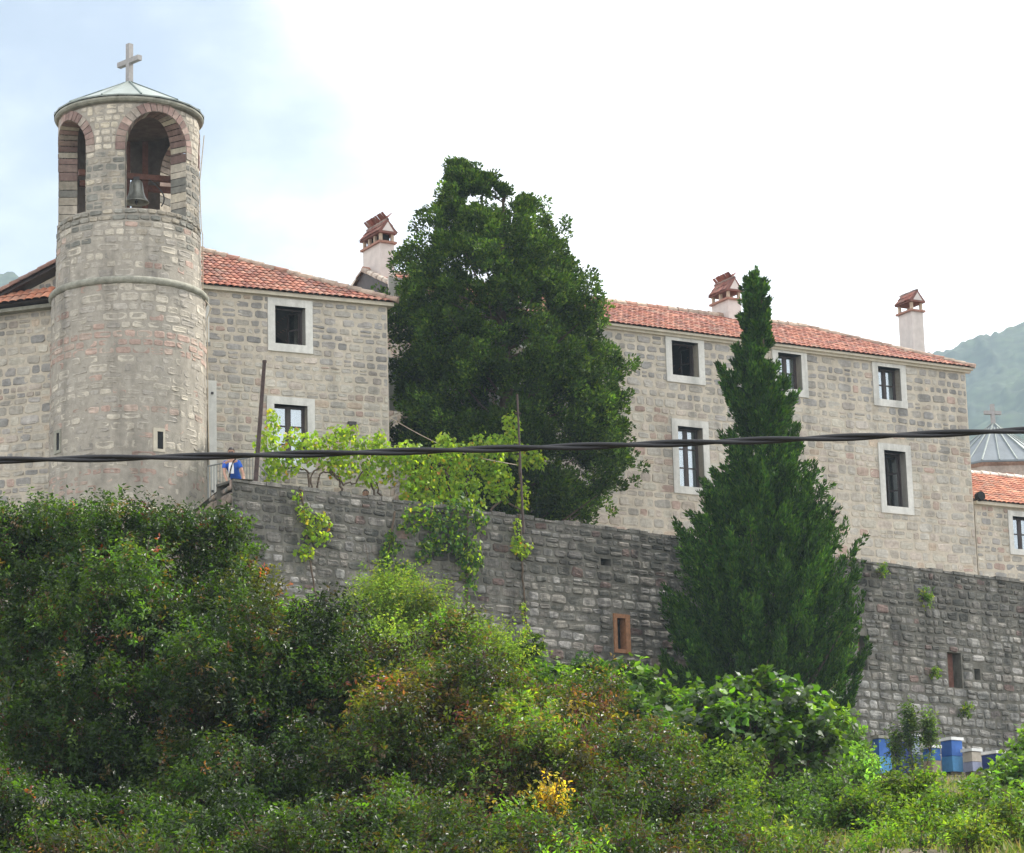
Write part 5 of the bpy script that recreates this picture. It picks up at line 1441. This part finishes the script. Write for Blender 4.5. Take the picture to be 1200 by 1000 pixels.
def build_vines():
    vine('grapevine', 'sunlit grapevine with long bare stems hanging in front of the house window', 
         [(320, 500, 8, 26), (332, 540, 26, 22), (370, 528, 30, 22), (405, 520, 32, 26), (440, 528, 24, 22), (312, 520, 14, 18), (400, 548, 26, 14), (432, 556, 18, 18), (345, 512, 14, 12), (455, 545, 16, 26), (318, 558, 10, 16), (446, 515, 10, 14)],
         [[(363, 590), (361, 560), (362, 552), (345, 547), (326, 548)], [(363, 590), (365, 556), (378, 545)], [(372, 572), (375, 556), (390, 552)], [(400, 578), (398, 560), (385, 552), (402, 568), (418, 566), (430, 545)], [(440, 585), (436, 568), (428, 550)], [(447, 585), (440, 565)]],
         -.75, 34)
    vine('grapevine', 'dense grapevine with yellowing leaves spilling over the wall before the cypress',
         [(490, 545, 34, 26), (530, 535, 34, 24), (570, 535, 32, 28), (505, 575, 36, 26), (545, 575, 30, 28), (600, 500, 12, 22), (594, 522, 26, 16), (620, 535, 20, 16), (585, 565, 22, 26), (632, 540, 12, 10), (475, 530, 16, 16), (612, 580, 8, 20), (520, 515, 12, 8), (480, 575, 12, 22)],
         [[(530, 600), (526, 560), (515, 540)], [(612, 606), (610, 560), (604, 500)], [(575, 598), (590, 585), (612, 600)], [(545, 600), (548, 560), (560, 540)]],
         -.4, 36)
    CRP = [(.05, .12, .028), (.07, .15, .03), (.04, .095, .025), (.12, .2, .035), (.16, .24, .04)]
    CRP_W = [.26, .24, .2, .18, .12]
    grp = 'creepers hanging down the retaining wall'
    vine('hanging_creeper', 'bright green creeper hanging down the wall just right of the leaning person', [(348, 580, 8, 8), (356, 600, 12, 14), (366, 612, 14, 18), (372, 628, 20, 12), (358, 645, 14, 14), (378, 605, 8, 8), (384, 614, 10, 6)],
         [[(352, 572, .1), (358, 600, .1), (362, 650, .1), (371, 700, .08)]], .14, 22, .13, VINE, [.34, .3, .2, .12, .03, .01], .1, 'creeper', grp)
    vine('hanging_creeper', 'creeper strand with a hooked bright tip left of the big hanging clump', [(458, 628, 9, 10), (455, 645, 12, 18), (450, 665, 12, 16), (470, 665, 14, 10), (486, 672, 7, 14), (455, 690, 16, 16), (460, 715, 10, 20), (470, 640, 8, 8), (468, 735, 8, 16)],
         [[(462, 600, .1), (456, 650, .1), (452, 700, .1), (460, 745, .1)]], .14, 24, .13, CRP + VINE[:1], [.22, .2, .16, .16, .14, .12], .1, 'creeper', grp)
    vine('hanging_creeper', 'large dark green creeper clump tumbling over the wall below the grapevine', [(500, 602, 36, 18), (545, 600, 30, 22), (520, 625, 30, 26), (545, 640, 24, 24), (505, 640, 18, 14), (550, 660, 16, 26), (497, 650, 14, 10), (560, 655, 8, 18), (565, 612, 14, 12), (480, 615, 16, 14), (552, 685, 8, 14)],
         [[(548, 600, .12), (548, 660, .1), (546, 710, .1), (556, 760, .1), (560, 775, .1)], [(530, 600, .1), (526, 640, .1)]], .2, 20, .13, CRP + VINE[:2], [.2, .2, .14, .18, .14, .07, .07], .2, 'creeper', grp)
    vine('hanging_creeper', 'slim creeper strand dropping below the thin post with a long bare stem', [(606, 615, 6, 12), (608, 632, 9, 12), (612, 645, 14, 10), (604, 640, 8, 10), (620, 640, 6, 8), (615, 715, 5, 14), (617, 735, 6, 12)],
         [[(609, 604, .1), (611, 650, .08), (614, 690, .07), (617, 730, .07), (622, 770, .07)]], .13, 24, .12, VINE, [.34, .3, .2, .12, .03, .01], .08, 'creeper', grp)
    vine('ivy_patch', 'low green ivy patch on the wall left of the timber slot window', [(690, 775, 26, 14), (705, 787, 22, 14), (680, 790, 22, 16)],
         [[(690, 810, .1), (688, 780, .1)], [(705, 812, .1), (706, 785, .1)]], .2, 40, .10, CRP[:3], [.4, .35, .25], .16, 'ivy')


build_vines()


# ------------------------------------------------------------------ ground cover
def build_grass():
    n = 110000
    Y = RG.uniform(5.2, 9.6, n) ** 2; px = RG.uniform(-150, 1350, n)
    X = (px - 600) / FPX * Y * 1.02
    lim = 82 + X * math.tan(R_(38.6)) - .4
    k = (Y < lim) & ((Y > 42) | (px > 780)); X, Y = X[k], Y[k]; n = len(X)
    P = np.stack([X, Y, ground_z(X, Y) - .03 + .12 * np.sin(X * .9 + Y * .3) * np.sin(Y * .7)], 1)
    nz = fbm(P, .5, 3.); k = nz > -.25; P, nz = P[k], nz[k]; n = len(P)
    D = unit(np.array([0, 0, 1.]) + RG.normal(0, .35, (n, 3)) * np.array([1, 1, .2])); Nn = unit(RG.normal(0, 1, (n, 3)) * np.array([1, 1, .2]))
    C = leafcol(n, [(.12, .16, .035), (.16, .19, .045), (.09, .13, .03), (.24, .20, .10), (.28, .22, .12)], .2, [.3, .28, .2, .14, .08])
    L = RG.uniform(.07, .26, n) * (1 + 1.2 * nz) * np.clip((95 - P[:, 1]) / 20, .45, 1)
    V, F, K = leafmesh(P, D, Nn, L, L * .1 + .012, C, droop=.1)
    struct(mk('grass', V, F, M['grass'], None, K), 'stuff')


build_grass()


# ------------------------------------------------------------------ people
def skinned(name, joints, bones, mat, parent, root_i=0, sub=2):
    me = bpy.data.meshes.new(name); off = OFF[parent.name]
    me.from_pydata([tuple(np.asarray(j[0]) - off) for j in joints], bones, [])
    me.materials.append(mat)
    o = bpy.data.objects.new(name, me); COL.objects.link(o); o.parent = parent; OFF[o.name] = off
    md = o.modifiers.new('Skin', 'SKIN'); md.use_smooth_shade = True
    if not me.skin_vertices: bpy.context.view_layer.update()
    for i, j in enumerate(joints):
        r = j[1]; me.skin_vertices[0].data[i].radius = (r, r) if np.isscalar(r) else r
        me.skin_vertices[0].data[i].use_root = (i == root_i)
    ss = o.modifiers.new('Sub', 'SUBSURF'); ss.levels = sub; ss.render_levels = sub
    return o


def hand(wrist, d, up, s):
    """joints of a slightly curled hand from the wrist along d; five fingers"""
    d = unit(np.asarray(d, float)); up = unit(np.asarray(up, float)); sd = np.cross(d, up) * s
    J = []; B = []
    J.append((wrist + d * .05, .024)); J.append((wrist + d * .085, .026)); B += [(0, 1)]
    for k, (o, L) in enumerate(((-.028, .066), (-.01, .076), (.01, .072), (.028, .056))):
        b = len(J); p = wrist + d * .095 + sd * o
        J += [(p, .0095), (p + d * L * .5 - up * .008, .009), (p + d * L * .85 - up * .03, .008)]; B += [(1, b), (b, b + 1), (b + 1, b + 2)]
    b = len(J); p = wrist + d * .05 - sd * .035
    J += [(p, .011), (p + d * .03 - sd * .02 - up * .01, .0095), (p + d * .055 - sd * .022 - up * .02, .0085)]; B += [(0, b), (b, b + 1), (b + 1, b + 2)]
    return J, B


def head(parent, c, fwd, up, R=.105, shades=False):
    """head with brow, nose, chin and ears; c is the centre of the skull"""
    fwd = unit(np.asarray(fwd, float)); up = unit(up - fwd * (up @ fwd)); sd = np.cross(fwd, up)
    mb = MB(); n, m = 18, 24; V = []
    for i in range(n + 1):
        th = math.pi * i / n
        for j in range(m):
            ph = 2 * math.pi * j / m; x, y, z = math.sin(th) * math.cos(ph), math.sin(th) * math.sin(ph), math.cos(th)
            w = .74 if z > -.2 else .74 - .22 * min(1, (-.2 - z) / .8)
            fx = .92 * x; 
            if x > 0 and z < -.3: fx = x * .86 + .08 * max(0, 1 - abs(y) * 3)
            nose = .17 * math.exp(-((y / .13) ** 2)) * math.exp(-(((z + .12) / .17) ** 2)) if x > 0 else 0
            eye = -.07 * (math.exp(-(((abs(y) - .33) / .15) ** 2)) * math.exp(-(((z - .05) / .1) ** 2))) if x > 0 else 0
            mouth = -.035 * math.exp(-((y / .2) ** 2)) * math.exp(-(((z + .42) / .04) ** 2)) if x > 0 else 0
            V.append(c + R * ((fx + nose + eye + mouth) * fwd + w * y * sd + 1.18 * z * up))
    F = [(i * m + j, i * m + (j + 1) % m, (i + 1) * m + (j + 1) % m, (i + 1) * m + j) for i in range(n) for j in range(m)]
    mb.add(V, F)
    for s in (-1, 1):
        mb.box(c + R * (s * .76 * sd - .05 * fwd - .05 * up), fwd * .018, sd * .008, up * .028)
    h = mb.obj('head', M['skin'], parent, smooth=True, col=False)
    hb = MB(); V = []
    for i in range(10):
        th = math.pi * .56 * i / 9
        for j in range(m):
            ph = 2 * math.pi * j / m; x, y, z = math.sin(th) * math.cos(ph), math.sin(th) * math.sin(ph), math.cos(th)
            if x > 0: z = max(z, .42 + .1 * x)
            dz = 0
            V.append(c + R * 1.07 * (.96 * x * fwd - .03 * fwd + .77 * y * sd + 1.19 * z * up) + RG.normal(0, .002, 3))
    hb.add(V, [(i * m + j, i * m + (j + 1) % m, (i + 1) * m + (j + 1) % m, (i + 1) * m + j) for i in range(9) for j in range(m)])
    hb.obj('hair', M['hair'], h, smooth=True, col=False)
    eb = MB()
    for s in (-1, 1):
        q = c + R * (.86 * fwd + s * .25 * sd + .04 * up)
        if shades: eb.box(q + fwd * .006, sd * .024, fwd * .006, up * .017)
        else: eb.box(q, sd * .012, fwd * .008, up * .006)
    eb.obj('sunglasses' if shades else 'eyes', M['strap'], h, col=False)
    return h


def build_people():
    z = np.array([0, 0, 1.])
    # leaning visitor behind the parapet
    fw = unit(np.array([.02, -1., 0])); rt = np.cross(fw, z)       # facing the viewer; rt = person's right... image left
    hc = at(271, 530, 77.1); base = np.array([*(hc - fw * .42)[:2], TERR]); base[0] += .12; gx, gy = base[:2]
    root = thing('person', 'person in a blue top with a dark strap leaning on the parapet by the tower', 'person', base)
    pel = base + z * .84 - fw * .1; off = np.zeros(3)
    neck = hc - z * .15 - fw * .03; ch = neck - z * .12 - fw * .06; sh = ch + z * .03
    wst = pel + (ch - pel) * .45 + fw * .01
    J = [(pel, (.15, .12)), (wst, (.135, .11)), (ch - z * .04, (.155, .11)), (neck - z * .04, .055), (neck + z * .04, .05)]
    B = [(0, 1), (1, 2), (2, 3), (3, 4)]
    skinJ = []
    hands = []
    for s in (-1, 1):
        shp = ch + rt * s * .185 - z * .0; topw = WTOP + .1
        wr = np.array([*(base + fw * .5 + rt * s * .21)[:2], topw + .02]) + off * .55
        el = (shp + wr) / 2 + rt * s * .05 - fw * .02
        b = len(J); J += [(shp, .062), (el, .042), (wr, .029)]; B += [(2, b), (b, b + 1), (b + 1, b + 2)]
        hj, hb = hand(wr - z * .01, fw + rt * s * .1, z, s); o = len(J); J += hj; B += [(b + 2, o)] + [(p + o, q + o) for p, q in hb]
        hip = pel + rt * s * .09 - z * .06; kn = base + rt * s * .1 + z * .46 + fw * .03; an = base + rt * s * .1 + z * .08 - fw * .02
        b = len(J); J += [(hip, .088), (kn, .06), (an, .042), (an + fw * .14 - z * .04, .035)]; B += [(0, b), (b, b + 1), (b + 1, b + 2), (b + 2, b + 3)]
    body = skinned('body', J, B, M['skin'], root)
    # clothes as slightly larger skins over the body
    tj = [(pel + z * .02, (.165, .135)), (wst, (.15, .125)), (ch - z * .05, (.172, .125)), (ch + z * .045, (.13, .085))]; tb = [(0, 1), (1, 2), (2, 3)]
    for s in (-1, 1):
        shp = ch + rt * s * .185; b = len(tj); wr = np.array([*(base + fw * .5 + rt * s * .21)[:2], WTOP + .12]) + off * .55; el = (shp + wr) / 2 + rt * s * .05
        tj += [(shp, .078), (shp + (el - shp) * .6, .066)]; tb += [(2, b), (b, b + 1)]
    skinned('top', tj, tb, M['blue_cloth'], root)
    mb = MB(); q = ch + fw * .135 - z * .12; mb.add([q - rt * .055 + z * .1, q + rt * .055 + z * .1, q + rt * .07 - z * .06 + fw * .012, q - rt * .07 - z * .06 + fw * .012, q - rt * .07 - z * .2, q + rt * .07 - z * .2], [(0, 1, 2, 3), (3, 2, 5, 4)]); mb.obj('undershirt', M['white_cloth'], root, col=False)
    mb = MB(); q = ch + fw * .125; mb.add([q - rt * .07 + z * .05, q + rt * .07 + z * .05, q - z * .1 + fw * .012], [(0, 1, 2)]); mb.obj('neckline', M['skin'], root, col=False)
    pj = [(pel + z * .04, (.17, .14)), (pel - z * .08, (.165, .14))]; pb = [(0, 1)]
    for s in (-1, 1):
        b = len(pj); kn = base + rt * s * .1 + z * .46 + fw * .03; an = base + rt * s * .1 + z * .12
        pj += [(pel + rt * s * .09 - z * .12, .1), (kn, .075), (an, .06)]; pb += [(1, b), (b, b + 1), (b + 1, b + 2)]
    skinned('trousers', pj, pb, M['pale_cloth'], root)
    head(root, hc, unit(fw - z * .25 - np.cross(fw, z) * .0), z, .108, True)
    mb = MB(); pts = [ch - rt * .11 + z * .085 + fw * .06, ch - rt * .06 + z * .02 + fw * .142, ch + rt * -.01 - z * .12 + fw * .16, ch + rt * .03 - z * .28 + fw * .15, ch + rt * .05 - z * .42 + fw * .1]
    mb.tube(pts, .018, 5); mb.obj('strap', M['strap'], root, col=False)
    # seated visitor further right, only the head above the wall
    hc = at(428.5, 579, 80.6); g = np.array([hc[0], hc[1] + .12, TERR]); fw = unit(np.array([.1, -1., 0])); rt = np.cross(fw, z)
    root = thing('person', 'dark-haired person whose head just shows above the wall under the grapevine', 'person', g)
    pel = g + z * .28; ch = hc - z * .3 - fw * .06; neck = hc - z * .13 - fw * .03
    J = [(pel, (.16, .13)), ((pel + ch) / 2, (.14, .11)), (ch, (.16, .11)), (neck, .055), (hc - z * .06 - fw * .01, .05)]; B = [(0, 1), (1, 2), (2, 3), (3, 4)]
    for s in (-1, 1):
        shp = ch + rt * s * .18; el = shp - z * .26 + rt * s * .05 + fw * .03; wr = el + fw * .2 - z * .02 - rt * s * .05
        b = len(J); J += [(shp, .06), (el, .042), (wr, .03)]; B += [(2, b), (b, b + 1), (b + 1, b + 2)]
        hj, hb = hand(wr, fw, z, s); o = len(J); J += hj; B += [(b + 2, o)] + [(p + o, q + o) for p, q in hb]
        hip = pel + rt * s * .09; kn = hip + fw * .38 + z * .1 + rt * s * .06; an = kn - z * .34 + fw * .02
        b = len(J); J += [(hip, .085), (kn, .06), (an, .042), (an + fw * .13 - z * .02, .034)]; B += [(0, b), (b, b + 1), (b + 1, b + 2), (b + 2, b + 3)]
    skinned('body', J, B, M['skin'], root)
    skinned('top', [(pel + z * .03, (.17, .14)), ((pel + ch) / 2, (.155, .125)), (ch, (.175, .125)), (ch + z * .08, (.12, .08))], [(0, 1), (1, 2), (2, 3)], M['pale_cloth'], root)
    mb = MB(); mb.box(g + z * .08, rt * .24, fw * .2, z * .08); tag(mb.obj('stone_block', M['moss_stone'], None, col=False, loc=g), 'low stone block that the dark-haired person sits on behind the wall', 'block')
    head(root, hc, fw, z, .106)


build_people()


# ------------------------------------------------------------------ haze
def build_haze():
    m, nt, ns, ln = new_mat('haze')
    out = ns.new('ShaderNodeOutputMaterial'); v = ns.new('ShaderNodeVolumePrincipled')
    v.inputs['Density'].default_value = .00022; v.inputs['Color'].default_value = (.66, .84, 1., 1); v.inputs['Anisotropy'].default_value = .2
    ln.new(v.outputs[0], out.inputs['Volume'])
    X, Y0, Y1, Z0, Z1 = 2200, -90, 2100, -15, 520
    V = [(x, y, z) for z in (Z0, Z1) for y in (Y0, Y1) for x in (-X, X)]
    struct(mk('haze', V, [(0, 2, 3, 1), (4, 5, 7, 6), (0, 1, 5, 4), (2, 6, 7, 3), (0, 4, 6, 2), (1, 3, 7, 5)], m), 'stuff')


build_haze()

# ------------------------------------------------------------------ light, sky, camera
SUN_AZ, SUN_EL = R_(33), R_(43)                 # azimuth measured from +X towards +Y
sd = np.array([math.cos(SUN_EL) * math.cos(SUN_AZ), math.cos(SUN_EL) * math.sin(SUN_AZ), math.sin(SUN_EL)])
sun = bpy.data.lights.new('sun', 'SUN'); sun.energy = 4.6; sun.angle = R_(.5); sun.color = (1., .95, .86)
so = bpy.data.objects.new('sun', sun); COL.objects.link(so)
so.rotation_euler = Vector(-sd).to_track_quat('-Z', 'Y').to_euler(); so.location = (40, 60, 90)

world = bpy.data.worlds.new('World'); scene.world = world; world.use_nodes = True
nt = world.node_tree; ns = nt.nodes; ln = nt.links; ns.clear()
out = ns.new('ShaderNodeOutputWorld'); bg = nd(ns, 'ShaderNodeBackground', i_Strength=.12); ln.new(bg.outputs[0], out.inputs[0])
sky = ns.new('ShaderNodeTexSky'); sky.sky_type = 'NISHITA'; sky.sun_disc = False; sky.sun_elevation = SUN_EL
sky.sun_rotation = math.pi / 2 - SUN_AZ; sky.air_density = 1.2; sky.dust_density = 2.5; sky.altitude = 100
tc = ns.new('ShaderNodeTexCoord')
mp = nd(ns, 'ShaderNodeMapping'); mp.inputs['Scale'].default_value = (1, 1, 1.7); mp.inputs['Location'].default_value = (.35, .1, .2); ln.new(tc.outputs['Generated'], mp.inputs[0])
n1 = nd(ns, 'ShaderNodeTexNoise', i_Scale=5.5, i_Detail=9., i_Roughness=.52); ln.new(mp.outputs[0], n1.inputs['Vector'])
# cloud layer with a thin, bluer stretch over the tower
hd = ray(60, 40); hd = hd / np.linalg.norm(hd)
dt = nd(ns, 'ShaderNodeVectorMath', operation='DOT_PRODUCT'); dt.inputs[1].default_value = tuple(hd); ln.new(tc.outputs['Generated'], dt.inputs[0])
hm = nd(ns, 'ShaderNodeMapRange', i_From_Min=.985, i_From_Max=1.0, i_To_Min=.34, i_To_Max=-.05); ln.new(dt.outputs['Value'], hm.inputs['Value'])
m1 = nd(ns, 'ShaderNodeMath', operation='ADD'); ln.new(hm.outputs[0], m1.inputs[0]); ln.new(n1.outputs['Fac'], m1.inputs[1])
cr = nd(ns, 'ShaderNodeMapRange', i_From_Min=.36, i_From_Max=.78, i_To_Min=.10, i_To_Max=1.); cr.interpolation_type = 'SMOOTHSTEP'; ln.new(m1.outputs[0], cr.inputs['Value'])
sk = nd(ns, 'ShaderNodeVectorMath', operation='MULTIPLY'); sk.inputs[1].default_value = (.66, .625, .615); ln.new(sky.outputs[0], sk.inputs[0])
mx = nd(ns, 'ShaderNodeMix', data_type='RGBA'); ln.new(cr.outputs[0], mx.inputs[0]); ln.new(sk.outputs[0], mx.inputs[6]); mx.inputs[7].default_value = (9.2, 9.4, 9.6, 1)
ln.new(mx.outputs[2], bg.inputs['Color'])

cam = bpy.data.cameras.new('camera'); co = bpy.data.objects.new('camera', cam); COL.objects.link(co)
cam.sensor_fit = 'HORIZONTAL'; cam.sensor_width = 36; cam.lens = FPX / 1200 * 36; cam.clip_start = .5; cam.clip_end = 6000
from mathutils import Matrix
mt = Matrix(((CR[0], CU[0], -CW[0], 0), (CR[1], CU[1], -CW[1], 0), (CR[2], CU[2], -CW[2], 0), (0, 0, 0, 1)))
co.matrix_world = mt
scene.camera = co
scene.view_settings.view_transform = 'Standard'; scene.view_settings.look = 'None'; scene.view_settings.exposure = .75; scene.view_settings.gamma = 1.
scene.view_settings.use_curve_mapping = False
scene.cycles.max_bounces = 6; scene.cycles.transparent_max_bounces = 8; scene.cycles.diffuse_bounces = 3
scene.cycles.use_denoising = True
